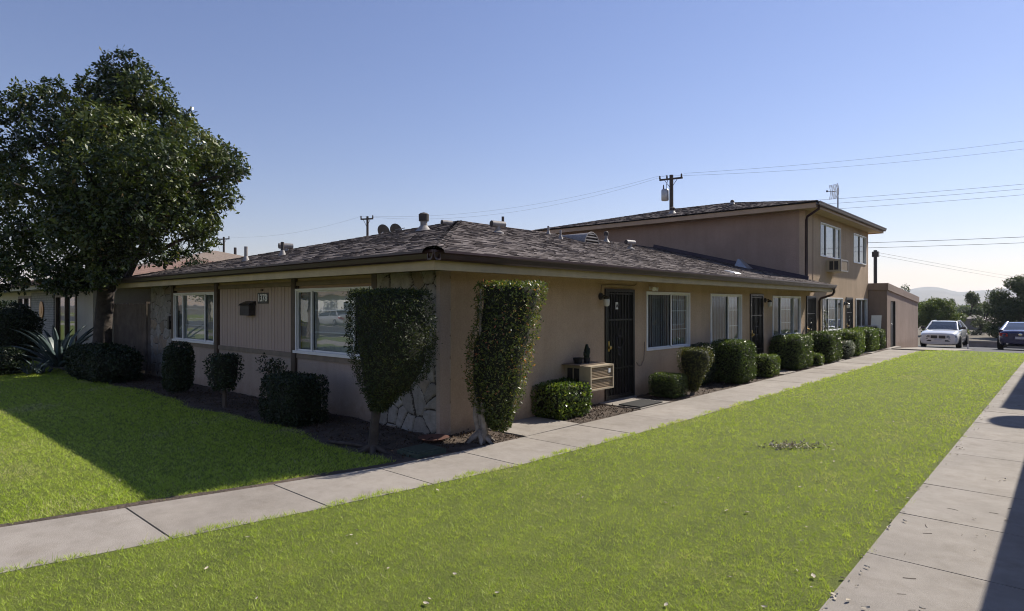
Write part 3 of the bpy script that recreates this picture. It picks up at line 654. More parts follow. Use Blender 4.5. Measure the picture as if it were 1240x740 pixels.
def building(label, T, full, loc):
    root = thing('apartment_building', label, 'building', loc)
    P = lambda mb, name, mat, **k: mb.build(name, mat, root, **k)
    # --- front facade, plane Y0
    wins_f = [(-15.40, -13.16), (-9.86, -7.62)]; zf = (.90, 1.985)
    mb = MB(T); wall_open(mb, mapX, -16.85, -6.14, -.1, 2.16, [(a, b, *zf) for a, b in wins_f], -.2, -.06); P(mb, 'wall', 'frieze')
    mb = MB(T); ubox(mb, mapX, -15.5, -7.55, -.059, -.02, -.1, .80); P(mb, 'lower_wall', 'stucco_front')
    mb = MB(T); u = -12.97
    while u < -9.98:
        b = min(u+.122, -9.965); ubox(mb, mapX, u, b-.010, -.058, -.018, .885, 2.03); u += .122
    ubox(mb, mapX, -12.97, -9.965, -.0595, -.034, .885, 2.03); P(mb, 'siding_panel', 'siding')
    mb = MB(T); ubox(mb, mapX, -15.5, -7.55, -.059, -.025, 2.11, 2.159); P(mb, 'frieze_board', 'frieze')
    mb = MB(T); ubox(mb, mapX, -15.5, -7.55, -.058, .005, .80, .884); ubox(mb, mapX, -15.5, -7.55, -.058, .004, 2.035, 2.108); P(mb, 'rail', 'rail')
    for u in (-15.46, -13.08, -9.92, -7.565):
        mb = MB(T); ubox(mb, mapX, u-.065, u+.065, -.05, .03, -.1, 2.158); P(mb, 'post', 'brown')
    for a, b in ((-16.88, -15.53), (-7.49, -6.095)):
        mb = MB(T); nx, nz = 18, 26; r = random.Random(int(-a*10)); b2 = b
        ubox(mb, mapX, a, b, -.14, .0, -.1, 2.157); st_ = P(mb, 'stone_pillar', 'stone')
        if full: stone_face(st_, a, b, -.1, 2.157, int(-a*7))
    mb = MB(T); ubox(mb, mapX, -6.16, -6.085, -.12, .05, -.1, 2.156); P(mb, 'corner_trim', 'stucco_front')
    for a, b in wins_f: window(root, T, mapX, a, b, *zf, (.23, .78), (0, 2), (1,), sill=True)
    # --- long facade, plane X0
    ww = [(10.67, 12.52), (13.56, 15.37), (17.54, 19.94), (22.23, 24.65), (26.5, 28.32)]; zl = (.815, 1.975)
    dd = [(9.23, 10.21), (15.92, 16.82), (20.5, 21.45), (25.1, 26.02)]
    ops = [(a, b, *zl) for a, b in ww]+[(a, b, .0, 2.0) for a, b in dd]
    mb = MB(T); wall_open(mb, mapY, 7.16, 20.37, -.1, 2.16, ops); P(mb, 'wall', 'stucco')
    mb = MB(T); ubox(mb, mapY, 5.52, 7.16, -.16, .022, -.1, 2.159); P(mb, 'wall', 'stucco')
    up = [(21.95, 24.38), (26.16, 28.1)]; zu = (3.33, 4.46)
    mb = MB(T); wall_open(mb, mapY, 20.37, 28.5, -.1, 4.68, ops+[(a, b, *zu) for a, b in up]); P(mb, 'wall', 'stucco')
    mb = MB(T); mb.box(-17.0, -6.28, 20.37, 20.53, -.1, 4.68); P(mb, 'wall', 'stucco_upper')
    mb = MB(T); mb.box(-17.0, -6.12, 28.34, 28.5, -.1, 4.68) if not full else mb.box(-17.0, -6.28, 28.34, 28.5, -.1, 4.68); mb.box(-17.0, -16.84, 20.53, 28.34, -.1, 4.68); mb.box(-17, -16.85, 5.6, 20.37, -.1, 2.16); P(mb, 'rear_wall', 'stucco')
    lay = [((.55,), (0,), (1,)), ((.55,), (0,), (1,)), ((.27, .74), (0, 2), (1,)), ((.27, .74), (0, 2), (1,)), ((.5,), (0,), ())]
    for (a, b), (s, d, g) in zip(ww, lay): window(root, T, mapY, a, b, *zl, s, d, g)
    window(root, T, mapY, *up[0], *zu, (.27, .74), (0, 2), (), 'curtain'); window(root, T, mapY, *up[1], *zu, (.5,), (0,), (), 'curtain')
    for a, b in dd: sec_door(root, T, mapY, a, b, 0.0, 2.0)
    for a, b in dd:
        mb = MB(T); ubox(mb, mapY, a-.02, b+.02, -.1, .06, -.08, .005); P(mb, 'threshold', 'concrete')
    # --- lower roof: soffit, fascia, gutter, hips
    xe, ye, xl, yr = -5.50, 4.75, -17.2, 20.97
    mb = MB(T); mb.box(xl+.03, xe-.03, ye+.03, 20.37, 2.162, 2.19); mb.box(-6.115, xe-.03, 20.37, yr-.03, 2.162, 2.19); P(mb, 'soffit', 'fascia')
    mb = MB(T); mb.box(xl, xe, ye-.03, ye, 2.115, 2.325); mb.box(xe, xe+.03, ye-.03, yr, 2.115, 2.324); mb.box(xl-.03, xl, ye-.03, 20.37, 2.115, 2.325)
    mb.box(-6.115, xe, yr-.03, yr, 2.115, 2.325); P(mb, 'fascia', 'fascia')
    mb = MB(T); gutter(mb, (xl-.03, ye-.031, 2.325), (xe+.14, ye-.031, 2.325), (0, -1, 0)); gutter(mb, (xe+.031, ye-.14, 2.325), (xe+.031, yr+.02, 2.325), (1, 0, 0)); P(mb, 'gutter', 'gutter')
    sl = .25; xa, ya, xb = xe+.07, ye-.07, xl-.07; ze = 2.335; xm = (xa+xb)/2; run = xa-xm; yap = ya+run; zr = ze+sl*run
    zx = lambda x: ze+sl*(xa-x)
    mb = MB(T); a = math.atan(sl)
    p = [(xa, ya, ze), (xa, yr+.02, ze), (-6.10, yr+.02, zx(-6.10)), (-6.10, 20.37, zx(-6.10)), (xm, 20.37, zr), (xm, yap, zr)]
    mb.face(p, 0, roof_uv(p, (xa, ya, ze), (0, 1, 0), (-math.cos(a), 0, math.sin(a))))
    p = [(xb, ya, ze), (xa, ya, ze), (xm, yap, zr)]; mb.face(p, 0, roof_uv(p, (xb, ya, ze), (1, 0, 0), (0, math.cos(a), math.sin(a))))
    p = [(xb, 20.37, ze), (xb, ya, ze), (xm, yap, zr), (xm, 20.37, zr)]; mb.face(p, 0, roof_uv(p, (xb, 20.37, ze), (0, -1, 0), (math.cos(a), 0, math.sin(a))))
    tb = MB(T)
    if full:
        tabs(tb, [(xa, ya, ze), (xa, yr+.02, ze), (-6.10, yr+.02, zx(-6.10)), (-6.10, 20.37, zx(-6.10)), (xm, 20.37, zr), (xm, yap, zr)][:2]+[(xm, 20.37, zr), (xm, yap, zr)], (0, 1, 0), (-math.cos(a), 0, math.sin(a)), 1)
        tabs(tb, [(xb, ya, ze), (xa, ya, ze), (xm, yap, zr)], (1, 0, 0), (0, math.cos(a), math.sin(a)), 2)
        tabs(tb, [(xb, 20.37, ze), (xb, ya, ze), (xm, yap, zr), (xm, 20.37, zr)], (0, -1, 0), (math.cos(a), 0, math.sin(a)), 3)
    # thickness at the edges
    for q, r_ in (((xb, ya), (xa, ya)), ((xa, ya), (xa, yr+.02)), ((xb, 20.37), (xb, ya))):
        mb.face([(*q, ze-.028), (*r_, ze-.028), (*r_, ze-.001), (*q, ze-.001)])
    mb.face([(xa, yr+.02, ze-.04), (-6.1, yr+.02, zx(-6.1)-.04), (-6.1, yr+.02, zx(-6.1)-.001), (xa, yr+.02, ze-.001)])
    mb.face([(xb, ya, ze-.028), (xb, 20.37, ze-.028), (xa, 20.37, ze-.028), (xa, ya, ze-.028)])
    lower = P(mb, 'roof', 'shingle')
    if full: tb.build('shingles', 'shingle_tabs', lower)
    mb = MB(T); s2 = math.sqrt(.5)
    hip_caps(mb, (xa-.05, ya+.05, ze+.0125), (xm, yap, zr), (-s2*1.0, -s2, 0) if False else (-.707, -.707*.2, -.06), (.707*.2, .707, -.06))
    hip_caps(mb, (xb+.05, ya+.05, ze+.0125), (xm, yap, zr), (-.14, .707, -.06), (.707, -.14, -.06))
    hip_caps(mb, (xm, 20.36, zr), (xm, yap, zr), (-.97, 0, -.24), (.97, 0, -.24))
    # curled end of the hip cap over the front corner
    mb.grid([[(xa+.09*k-.05+.13*math.cos(t)*.7, ya-.09*k+.05+.13*math.cos(t)*.7, ze-.03+.075*math.sin(t)) for t in np.linspace(0, math.pi, 9)] for k in (1.2, .6, 0, -1)], 0)
    mb.build('ridge_cap', 'shingle', lower)
    mb = MB(T); gx = lambda x: zx(x)
    mb.hexa([(-6.0, 20.30, gx(-6)+.002), (xm, 20.30, zr+.002), (xm, 20.368, zr+.002), (-6.0, 20.368, gx(-6)+.002), (-6.0, 20.35, gx(-6)+.13), (xm, 20.35, zr+.13), (xm, 20.368, zr+.13), (-6.0, 20.368, gx(-6)+.13)])
    mb.build('flashing', 'gutter', lower)
    # --- upper roof
    xe2, ye2, xl2, yb2 = -5.69, 19.94, -17.1, 28.94
    mb = MB(T); mb.box(xl2+.02, xe2-.02, ye2+.02, yb2-.02, 4.682, 4.71); P(mb, 'soffit', 'fascia')
    mb = MB(T); mb.box(xl2, xe2, ye2-.03, ye2, 4.65, 4.83); mb.box(xe2, xe2+.03, ye2-.03, yb2+.03, 4.65, 4.829); mb.box(xl2-.03, xl2, ye2-.03, yb2+.03, 4.65, 4.829); mb.box(xl2, xe2, yb2, yb2+.03, 4.65, 4.83); P(mb, 'fascia', 'frieze')
    mb = MB(T); gutter(mb, (xe2+.031, ye2-.05, 4.83), (xe2+.031, yb2+.05, 4.83), (1, 0, 0)); P(mb, 'gutter', 'gutter')
    sl = .22; xa, ya, xb, yb = xe2+.06, ye2-.06, xl2-.06, yb2+.06; ze = 4.845; hy = (yb-ya)/2; ym = (ya+yb)/2; zr2 = ze+sl*hy; r1, r2 = xa-hy, xb+hy; a = math.atan(sl)
    mb = MB(T)
    p = [(xb, ya, ze), (xa, ya, ze), (r1, ym, zr2), (r2, ym, zr2)]; mb.face(p, 0, roof_uv(p, (xb, ya, ze), (1, 0, 0), (0, math.cos(a), math.sin(a))))
    p = [(xa, yb, ze), (xb, yb, ze), (r2, ym, zr2), (r1, ym, zr2)]; mb.face(p, 0, roof_uv(p, (xa, yb, ze), (-1, 0, 0), (0, -math.cos(a), math.sin(a))))
    p = [(xa, ya, ze), (xa, yb, ze), (r1, ym, zr2)]; mb.face(p, 0, roof_uv(p, (xa, ya, ze), (0, 1, 0), (-math.cos(a), 0, math.sin(a))))
    p = [(xb, yb, ze), (xb, ya, ze), (r2, ym, zr2)]; mb.face(p, 0, roof_uv(p, (xb, yb, ze), (0, -1, 0), (math.cos(a), 0, math.sin(a))))
    for q, r_ in (((xb, ya), (xa, ya)), ((xa, ya), (xa, yb)), ((xa, yb), (xb, yb)), ((xb, yb), (xb, ya))):
        mb.face([(*q, ze-.045), (*r_, ze-.045), (*r_, ze-.001), (*q, ze-.001)])
    mb.face([(xb, ya, ze-.045), (xb, yb, ze-.045), (xa, yb, ze-.045), (xa, ya, ze-.045)])
    upper = P(mb, 'roof', 'shingle')
    if full:
        tb = MB(T); tabs(tb, [(xb, ya, ze), (xa, ya, ze), (r1, ym, zr2), (r2, ym, zr2)], (1, 0, 0), (0, math.cos(a), math.sin(a)), 4); tabs(tb, [(xa, ya, ze), (xa, yb, ze), (r1, ym, zr2)], (0, 1, 0), (-math.cos(a), 0, math.sin(a)), 5); tb.build('shingles', 'shingle_tabs', upper)
    mb = MB(T); hip_caps(mb, (xa, ya, ze), (r1, ym, zr2), (-.707, -.14, -.06), (.14, .707, -.06)); hip_caps(mb, (xb, ya, ze), (r2, ym, zr2), (-.14, .707, -.06), (.707, -.14, -.06)); hip_caps(mb, (r2, ym, zr2), (r1, ym, zr2), (0, -.97, -.2), (0, .97, -.2))
    mb.build('ridge_cap', 'shingle', upper)
    # --- downspouts
    mb = MB(T); mb.tube([(-5.42, 20.85, 2.24), (-5.42, 20.9, 2.12), (-5.55, 21.2, 2.04), (-6.0, 21.62, 1.93), (-6.06, 21.68, 1.85), (-6.06, 21.68, .05)], .038, 8); P(mb, 'downspout', 'gutter', smooth=True)
    mb = MB(T); mb.tube([(-5.6, 20.02, 4.74), (-5.62, 20.05, 4.62), (-6.02, 20.32, 4.46), (-6.08, 20.42, 4.36), (-6.08, 20.42, 2.62)], .04, 8); P(mb, 'downspout', 'gutter', smooth=True)
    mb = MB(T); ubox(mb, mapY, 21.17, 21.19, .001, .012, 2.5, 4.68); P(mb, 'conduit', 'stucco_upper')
    return root, lower, upper, zx
ID = None
main, roof_lo, roof_up, zx = building('tan stucco apartment block with stone corner pillar, brown shingle roof and two-storey rear', ID, True, (-11, 12, 0))
MX = lambda x, y, z: (-5.10-x, y-1.3, z)
twin, trl, tru, _ = building('mirrored tan apartment block right of the frame whose eaves shade the side walkway', MX, False, (5.6, 10.7, 0))

# --- vents, sub-parts of the lower roof
RZ = lambda x: 2.335+.25*(-5.43-x); FZ = lambda y: 2.335+.25*(y-4.68)
def pipe(x, y, z, h, r, mat='ventpaint', cap=None, collar=True, name='vent_pipe', roof=None):
    mb = MB(); mb.tube([(x, y, z-.1), (x, y, z+h)], r, 10)
    if collar: mb.lathe((x, y, z), [(r*2.6, -.03), (r*1.8, .03), (r*1.1, .10)], 12, 1)
    if cap: mb.lathe((x, y, z+h), [(r*1.0, -cap), (r*1.45, -cap), (r*1.5, 0), (r*1.0, .03), (.0, .05)], 12, 2)
    return mb.build(name, [mat, 'ventpaint', 'vent_dark'], roof or roof_lo, smooth=True, angle=40)
pipe(-10.26, 8.56, FZ(8.56), .34, .075, 'ventpaint', .14, name='flue_pipe')
pipe(-12.69, 5.83, FZ(5.83), .30, .035, 'ventpaint'); pipe(-12.0, 6.27, FZ(6.27), .27, .035, 'vent_dark')
pipe(-10.86, 11.69, RZ(-10.86), .30, .035, 'vent_dark', collar=False); pipe(-10.98, 13.71, RZ(-10.98), .23, .03); pipe(-9.75, 12.68, RZ(-9.75), .23, .03)
pipe(-11.14, 16.9, RZ(-11.14), .30, .05, 'ventpaint', .1)
def hood_vent(x, y, z, s=1.0, rot=0):
    mb = MB(); mb.lathe((x, y, z), [(.16*s, -.08), (.15*s, .01), (.065*s, .05), (.06*s, .2*s)], 12)
    c, q = math.cos(rot), math.sin(rot); L = .2*s
    mb.tube([(x-L*c, y-L*q, z+.22*s), (x+L*c, y+L*q, z+.22*s)], .085*s, 12, 0); 
    e = (x-(L+.002)*c, y-(L+.002)*q, z+.22*s); mb.tube([e, (e[0]-.004*c, e[1]-.004*q, e[2])], .078*s, 12, 1)  # dark disc paints the shaded hollow of the open end
    return mb.build('roof_vent', ['ventpaint', 'vent_dark'], roof_lo, smooth=True, angle=40)
hood_vent(-9.12, 9.66, RZ(-9.12), .85, 1.38); hood_vent(-9.37, 15.45, RZ(-9.37), .85, 1.38); hood_vent(-10.35, 9.3, FZ(9.3)-.08, .65, 1.38); hood_vent(-13.9, 7.35, FZ(7.35)-.06, .8, 1.3)
# half-round louvred dormer vent
mb = MB(); yv, xv = 13.99, -9.81; r0 = .27
rows = []
for k, xx in enumerate((xv+.12, xv+.10, xv-.95)):
    rr = r0*(1 if k < 2 else .08); zb = RZ(xv+.12)-.03 if k < 2 else RZ(xv-.95)
    rows.append([(xx, yv+rr*1.25*math.cos(t), zb+rr*1.2*math.sin(t)) for t in np.linspace(0, math.pi, 15)])
mb.grid(rows, 0); mb.face([(xv+.095, p[1], p[2]) for p in rows[0]], 1)
for q in (.05, .32, .59, .83):
    h = math.sqrt(max(0, 1-q*q)); mb.box(xv+.10, xv+.135, yv-r0*1.22*h, yv+r0*1.22*h, RZ(xv+.12)-.03+r0*1.2*q-.012, RZ(xv+.12)-.03+r0*1.2*q+.022)
mb.tube([(xv+.125, p[1], p[2]) for p in rows[0]], .018, 6)
mb.build('dormer_vent', ['ventpaint', 'vent_dark'], roof_lo)
mb = MB(); mb.hexa([(-7.9, 19.3, RZ(-7.9)+.01), (-7.5, 19.3, RZ(-7.5)+.01), (-7.5, 19.8, RZ(-7.5)+.01), (-7.9, 19.8, RZ(-7.9)+.01), (-7.9, 19.55, RZ(-7.9)+.24), (-7.86, 19.55, RZ(-7.9)+.24), (-7.86, 19.8, RZ(-7.9)+.24), (-7.9, 19.8, RZ(-7.9)+.24)]); mb.build('roof_vent', 'metal', roof_lo)
mb = MB(); mb.hexa([(-6.25, 14.6, RZ(-6.25)+.004), (-5.95, 14.6, RZ(-5.95)+.004), (-5.95, 14.95, RZ(-5.95)+.004), (-6.25, 14.95, RZ(-6.25)+.004), (-6.2, 14.65, RZ(-6.2)+.03), (-6, 14.65, RZ(-6)+.03), (-6, 14.9, RZ(-6)+.03), (-6.2, 14.9, RZ(-6.2)+.03)]); mb.build('flashing', 'metal', roof_lo)
U2 = lambda y: 4.845+.22*(y-19.88)
pipe(-11.15, 21.4, U2(21.4), .2, .07, 'vent_dark', .06, roof=roof_up); pipe(-9.5, 23.0, U2(23.0), .13, .05, 'vent_dark', .05, roof=roof_up)

# --- garage at the far end, its roof stepping down with the drive
root = thing('garage', 'low flat-roofed tan stucco garage with dark side door at end of the walkway', 'garage', (-8, 32, 0))
def slope_box(mb, x0, x1, y0, y1, za0, za1, zb0, zb1, m=0):
    return mb.hexa([(x0, y0, za0), (x1, y0, za0), (x1, y1, zb0), (x0, y1, zb0), (x0, y0, za1), (x1, y0, za1), (x1, y1, zb1), (x0, y1, zb1)], m)
zt = lambda y: 2.32-.072*(y-28.5)
mb = MB(); slope_box(mb, -5.61, -5.45, 28.52, 29.2, -.1, zt(28.52), -.2, zt(29.2)); slope_box(mb, -5.61, -5.45, 29.2, 30.1, 1.88, zt(29.2), 1.88, zt(30.1)); slope_box(mb, -5.61, -5.45, 30.1, 35.3, -.3, zt(30.1), -.6, zt(35.3))
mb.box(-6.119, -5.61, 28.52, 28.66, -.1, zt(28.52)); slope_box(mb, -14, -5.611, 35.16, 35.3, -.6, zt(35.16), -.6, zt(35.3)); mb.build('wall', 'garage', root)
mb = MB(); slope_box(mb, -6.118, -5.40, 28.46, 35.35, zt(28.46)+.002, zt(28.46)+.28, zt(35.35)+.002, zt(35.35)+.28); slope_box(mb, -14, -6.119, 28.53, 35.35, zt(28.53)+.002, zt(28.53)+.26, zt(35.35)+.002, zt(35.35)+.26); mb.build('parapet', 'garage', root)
mb = MB(); mb.box(-5.56, -5.50, 29.22, 30.08, -.05, 1.86); mb.box(-5.61, -5.44, 29.2, 29.25, -.05, 1.875, 1); mb.box(-5.61, -5.44, 30.05, 30.1, -.05, 1.875, 1); d = mb.build('door', ['door', 'door'], root)
mb = MB(); mb.lathe((-5.49, 29.36, .92), [(.05, 0), (.055, .02), (.03, .07)], 10, axis='x'); mb.box(-5.498, -5.485, 29.3, 29.43, .78, 1.06); mb.build('handle', 'metal', d)

# ------------------------------------------------------------------ pixel helper: a point seen at (px,py) of the 1240x740 photo, at a depth, gives its place in the world
yw = R(42.05); FW = Vector((-math.sin(yw), math.cos(yw), 0)); RT = Vector((math.cos(yw), math.sin(yw), 0))
def at(px, py, dep): return Vector((0, 0, 1.7))+(FW+RT*((px-620)/749)+Vector((0, 0, (370-py)/749)))*dep
# ------------------------------------------------------------------ neighbouring houses and fence
def hip_roof(mb, x0, x1, y0, y1, ze, slope, m=0, th=.12):
    w, l = x1-x0, y1-y0; h = min(w, l)/2; zr = ze+slope*h
    if w >= l: a, b = (x0+h, (y0+y1)/2, zr), (x1-h, (y0+y1)/2, zr)
    else: a, b = ((x0+x1)/2, y0+h, zr), ((x0+x1)/2, y1-h, zr)
    c = [(x0, y0, ze), (x1, y0, ze), (x1, y1, ze), (x0, y1, ze)]
    if w >= l: fs = [[c[0], c[1], b, a], [c[1], c[2], b], [c[2], c[3], a, b], [c[3], c[0], a]]
    else: fs = [[c[0], c[1], a], [c[1], c[2], b, a], [c[2], c[3], b], [c[3], c[0], a, b]]
    for f in fs: mb.face(f, m, [(p[0]+p[1]*.3, p[2]*3+p[1]*.7) for p in f])
    lo = [(p[0], p[1], ze-th) for p in c]
    for k in range(4): mb.face([lo[k], lo[(k+1) % 4], c[(k+1) % 4], c[k]], m)
    mb.face(lo[::-1], m)
root = thing('neighbour_house', 'low cream house with grey brick panel and reddish roof, shaded behind the big tree', 'house', (-27, 9, 0))
nb = lambda u, n, z: (u, 5.0-n, z)
m_, t_, b_ = newmat('grey_brick'); br = nd(t_, 'ShaderNodeTexBrick'); mp_ = nd(t_, 'ShaderNodeMapping'); mp_.inputs['Rotation'].default_value = (R(90), 0, 0)
t_.links.new(objco(t_), mp_.inputs[0]); t_.links.new(mp_.outputs[0], br.inputs[0]); br.inputs['Scale'].default_value = 3.2
br.inputs['Color1'].default_value = (.33, .32, .31, 1); br.inputs['Color2'].default_value = (.25, .245, .24, 1); br.inputs['Mortar'].default_value = (.12, .12, .12, 1); t_.links.new(br.outputs[0], b_.inputs[0]); b_.inputs['Roughness'].default_value = .9; M['brick'] = m_
mb = MB(); wall_open(mb, nb, -36, -20.3, -.1, 2.2, [(-24.4, -21.95, .1, 2.05), (-30.2, -27.95, .8, 2.05)], -.2, 0); mb.box(-20.5, -20.31, 5.2, 14, -.1, 2.2); mb.box(-36, -35.8, 5.2, 14, -.1, 2.2); mb.box(-36, -20.3, 14, 14.2, -.1, 2.2); mb.build('wall', 'cream', root)
mb = MB(); ubox(mb, nb, -27.8, -24.55, .001, .05, -.1, 2.15); mb.build('brick_panel', 'brick', root)
for a, b, z0 in ((-24.4, -21.95, .1), (-30.2, -27.95, .8)):
    mb = MB(); 
    for q in ((a, a+.09, z0, 2.05), (b-.09, b, z0, 2.05), (a+.09, b-.09, 1.96, 2.05), (a+.09, b-.09, z0, z0+.09), ((a+b)/2-.04, (a+b)/2+.04, z0+.09, 1.96)): ubox(mb, nb, q[0], q[1], -.06, .04, q[2], q[3])
    w_ = mb.build('window', 'brown', root); mb = MB(); ubox(mb, nb, a+.09, b-.09, -.03, -.025, z0+.09, 1.96); mb.build('pane', 'glass', w_)
    mb = MB(); ubox(mb, nb, a+.05, b-.05, -.16, -.14, z0, 2.0); mb.build('curtain', 'curtain', w_)
mb = MB(); mb.box(-36.6, -19.8, 4.35, 14.8, 2.2, 2.36); mb.build('fascia', 'cream', root)
mb = MB(); hip_roof(mb, -36.7, -19.7, 4.25, 14.9, 2.44, .2); mb.build('roof', 'tileroof', root)
mb = MB(); mb.tube([(-26.1, 4.94, 1.55), (-26.1, 4.90, 1.55)], [.2, .12], 14); mb.lathe((-26.1, 4.93, 1.55), [(.30, 0), (.30, -.02), (.22, -.02)], 14, axis='y'); tag(mb.build('wall_ornament', 'brown_ornament', loc=(-26.1, 4.9, 1.55)), 'round copper sun ornament on the grey brick panel of the shaded house', 'ornament')
root = thing('board_fence', 'weathered vertical board fence and gate between stone pillar and tree', 'fence', (-18.5, 5.5, 0))
mb = MB(); x = -20.28
while x < -17.66:
    mb.box(x, x+.135, 5.5, 5.522, .03, 1.74+random.uniform(-.012, .02)); x += .142
mb.build('boards', 'fence', root)
mb = MB(); x = -17.5
while x < -16.95: mb.box(x, x+.12, 5.5, 5.522, .03, 1.74+random.uniform(-.01, .02)); x += .127
g = mb.build('gate', 'fence', root)
for x in (-17.58, -16.92): mb = MB(); mb.box(x-.045, x+.045, 5.48, 5.57, -.1, 1.80 if x < -17 else 2.1); mb.build('post', 'fence', root)
mb = MB(); mb.box(-20.28, -17.63, 5.523, 5.56, .35, .44); mb.box(-20.28, -17.63, 5.523, 5.56, 1.4, 1.49); mb.build('rail', 'fence', root)
def far_house(label, x0, x1, y0, y1, zw, slope, roof, wall, vents=()):
    r_ = thing('neighbour_house', label, 'house', ((x0+x1)/2, (y0+y1)/2, 0))
    mb = MB(); mb.box(x0+.5, x1-.5, y0+.5, y1-.5, -.3, zw); mb.build('wall', wall, r_)
    mb = MB(); hip_roof(mb, x0, x1, y0, y1, zw+.12, slope); ro = mb.build('roof', roof, r_)
    for (x, y, z) in vents: mb = MB(); mb.tube([(x, y, z-.5), (x, y, z)], .08, 8); mb.build('vent_pipe', 'vent_dark', ro)
    for k in range(2):
        f = [x0+(x1-x0)*(.25+.45*k), x0+(x1-x0)*(.25+.45*k)+1.6]
        for yy, s in ((y0+.5, -1), (y1-.5, 1)):
            mb = MB(); mb.box(f[0], f[1], yy, yy+s*.05, 1.0, 2.1); w2 = mb.build('window', 'white', r_); mb = MB(); mb.box(f[0]+.08, f[1]-.08, yy+s*.051, yy+s*.06, 1.08, 2.02); mb.build('pane', 'autoglass', w2)
    return r_
far_house('distant house whose long low tan roof shows beside the big tree', -42.5, -30, 9, 20.2, 3.15, .27, 'tanroof', 'cream', [(-35.3, 15.6, 5.0)])
far_house('distant house whose tan hipped roof rises just above the front roof', -44, -30.2, 20.5, 31.5, 3.9, .33, 'tanroof', 'cream', [(-35.6, 25.5, 6.0)])

# ------------------------------------------------------------------ things on the building
root = thing('air_conditioner', 'beige window air conditioner under a board, beside first screen door, cactus on top', 'air conditioner', (-5.87, 8.4, .33), None)
mb = MB(); mb.box(-6.11, -5.64, 8.07, 8.74, .34, .735); mb.build('case', 'acbeige', root)
mb = MB()
for k in range(15): mb.box(-5.642, -5.628, 8.10, 8.71, .365+.024*k, .375+.024*k)
for k in range(22): mb.box(-5.641, -5.632, 8.10+.029*k, 8.106+.029*k, .36, .72)
mb.build('grille', 'acgrille', root)
mb = MB(); mb.box(-5.64, -5.61, 8.07, 8.10, .34, .735); mb.box(-5.64, -5.61, 8.71, 8.74, .34, .735); mb.box(-5.64, -5.61, 8.1, 8.71, .34, .365); mb.box(-5.64, -5.61, 8.1, 8.71, .71, .735); mb.box(-5.632, -5.612, 8.1, 8.71, .52, .535); mb.build('bezel', 'acbeige', root)
mb = MB()
for a, b in ((-6.06, -5.96), (-5.93, -5.83)):
    mb.box(a, b, 8.062, 8.069, .40, .69)
mb.build('louvre', 'door', root)
mb = MB(); mb.box(-5.626, -5.622, 8.60, 8.66, .60, .67); mb.build('sticker', 'white', root)
mb = MB(); mb.box(-6.115, -5.75, 7.98, 8.70, .737, .755); mb.build('shelf_board', 'rail', root)
root = thing('potted_cactus', 'small dark potted cactus standing on the air conditioner shelf', 'plant', (-5.93, 8.42, .755))
mb = MB(); mb.lathe((-5.93, 8.42, .755), [(.045, 0), (.06, .08), (.065, .085)], 10); mb.build('pot', 'trash', root)
mb = MB(); mb.tube([(-5.93, 8.42, .83), (-5.935, 8.43, .95), (-5.93, 8.42, 1.06)], [.045, .05, .02], 8); mb.tube([(-5.93, 8.42, .9), (-5.93, 8.48, .92), (-5.93, 8.5, .99)], [.02, .028, .012], 7); mb.tube([(-5.93, 8.42, .87), (-5.93, 8.36, .89), (-5.93, 8.345, .94)], [.02, .026, .012], 7); mb.build('stem', 'leaf_dark', root, smooth=True)
root = thing('flower_pot', 'squat dark empty flower pot on the air conditioner shelf left of cactus', 'pot', (-5.95, 8.2, .755))
mb = MB(); mb.lathe((-5.95, 8.2, .755), [(.06, 0), (.085, .09), (.09, .095), (.075, .095), (.06, .03)], 12); mb.build('bowl', 'trash', root, smooth=True, angle=40)
def wall_ac(label, y0, y1, z0, z1, x1):
    root = thing('air_conditioner', label, 'air conditioner', (X0+.2, (y0+y1)/2, z0))
    mb = MB(); mb.box(X0+.002, x1, y0, y1, z0, z1); mb.build('case', 'acbeige', root)
    mb = MB(); mb.box(x1, x1+.02, y0, y0+.05, z0, z1); mb.box(x1, x1+.02, y1-.05, y1, z0, z1); mb.box(x1, x1+.02, y0+.05, y1-.05, z0, z0+.05); mb.box(x1, x1+.02, y0+.05, y1-.05, z1-.05, z1); mb.build('bezel', 'ventpaint', root)
    mb = MB()
    for k in range(11): mb.box(x1, x1+.012, y0+.05, y1-.05, z0+.06+k*(z1-z0-.12)/11, z0+.078+k*(z1-z0-.12)/11)
    mb.build('grille', 'acgrille', root)
    mb = MB()
    for a in (.1, .25): mb.box(X0+a, X0+a+.12, y0-.008, y0-.001, z0+.06, z1-.06)
    mb.build('louvre', 'door', root)
wall_ac('beige air conditioner sticking out of the upper storey wall below a window', 22.65, 23.55, 2.84, 3.25, -5.68)
def wall_lamp(label, y, z, globe=True, lit='lampglass'):
    root = thing('wall_lamp', label, 'lamp', (X0+.05, y, z))
    mb = MB(); mb.lathe((X0, y, z), [(.065, .001), (.06, .03), (.03, .045)], 14, axis='x'); mb.tube([(X0+.03, y, z), (X0+.1, y, z+.02), (X0+.13, y, z-.01)], .014, 8); mb.lathe((X0+.13, y, z-.04), [(.055, -.01), (.06, .02), (.02, .05)], 14); mb.build('bracket', 'door', root, smooth=True, angle=40)
    mb = MB(); mb.lathe((X0+.13, y, z-.045), [(.02, -.13), (.05, -.11), (.056, -.03), (.05, 0)], 14); mb.build('shade', lit, root, smooth=True)
wall_lamp('black wall lamp with glass jar beside the first screen door, above air conditioner', 9.1, 1.86)
wall_lamp('small black wall lamp right of the second screen door', 16.98, 1.84)
wall_lamp('black wall lamp with white globe by the far ground floor door', 24.9, 1.78, True, 'white')
root = thing('floodlight', 'small white twin floodlight on the wall above the widest sliding window by first door', 'lamp', (X0+.03, 10.84, 2.03))
mb = MB(); mb.box(X0+.001, X0+.03, 10.79, 10.89, 2.01, 2.07); mb.build('base', 'white', root)
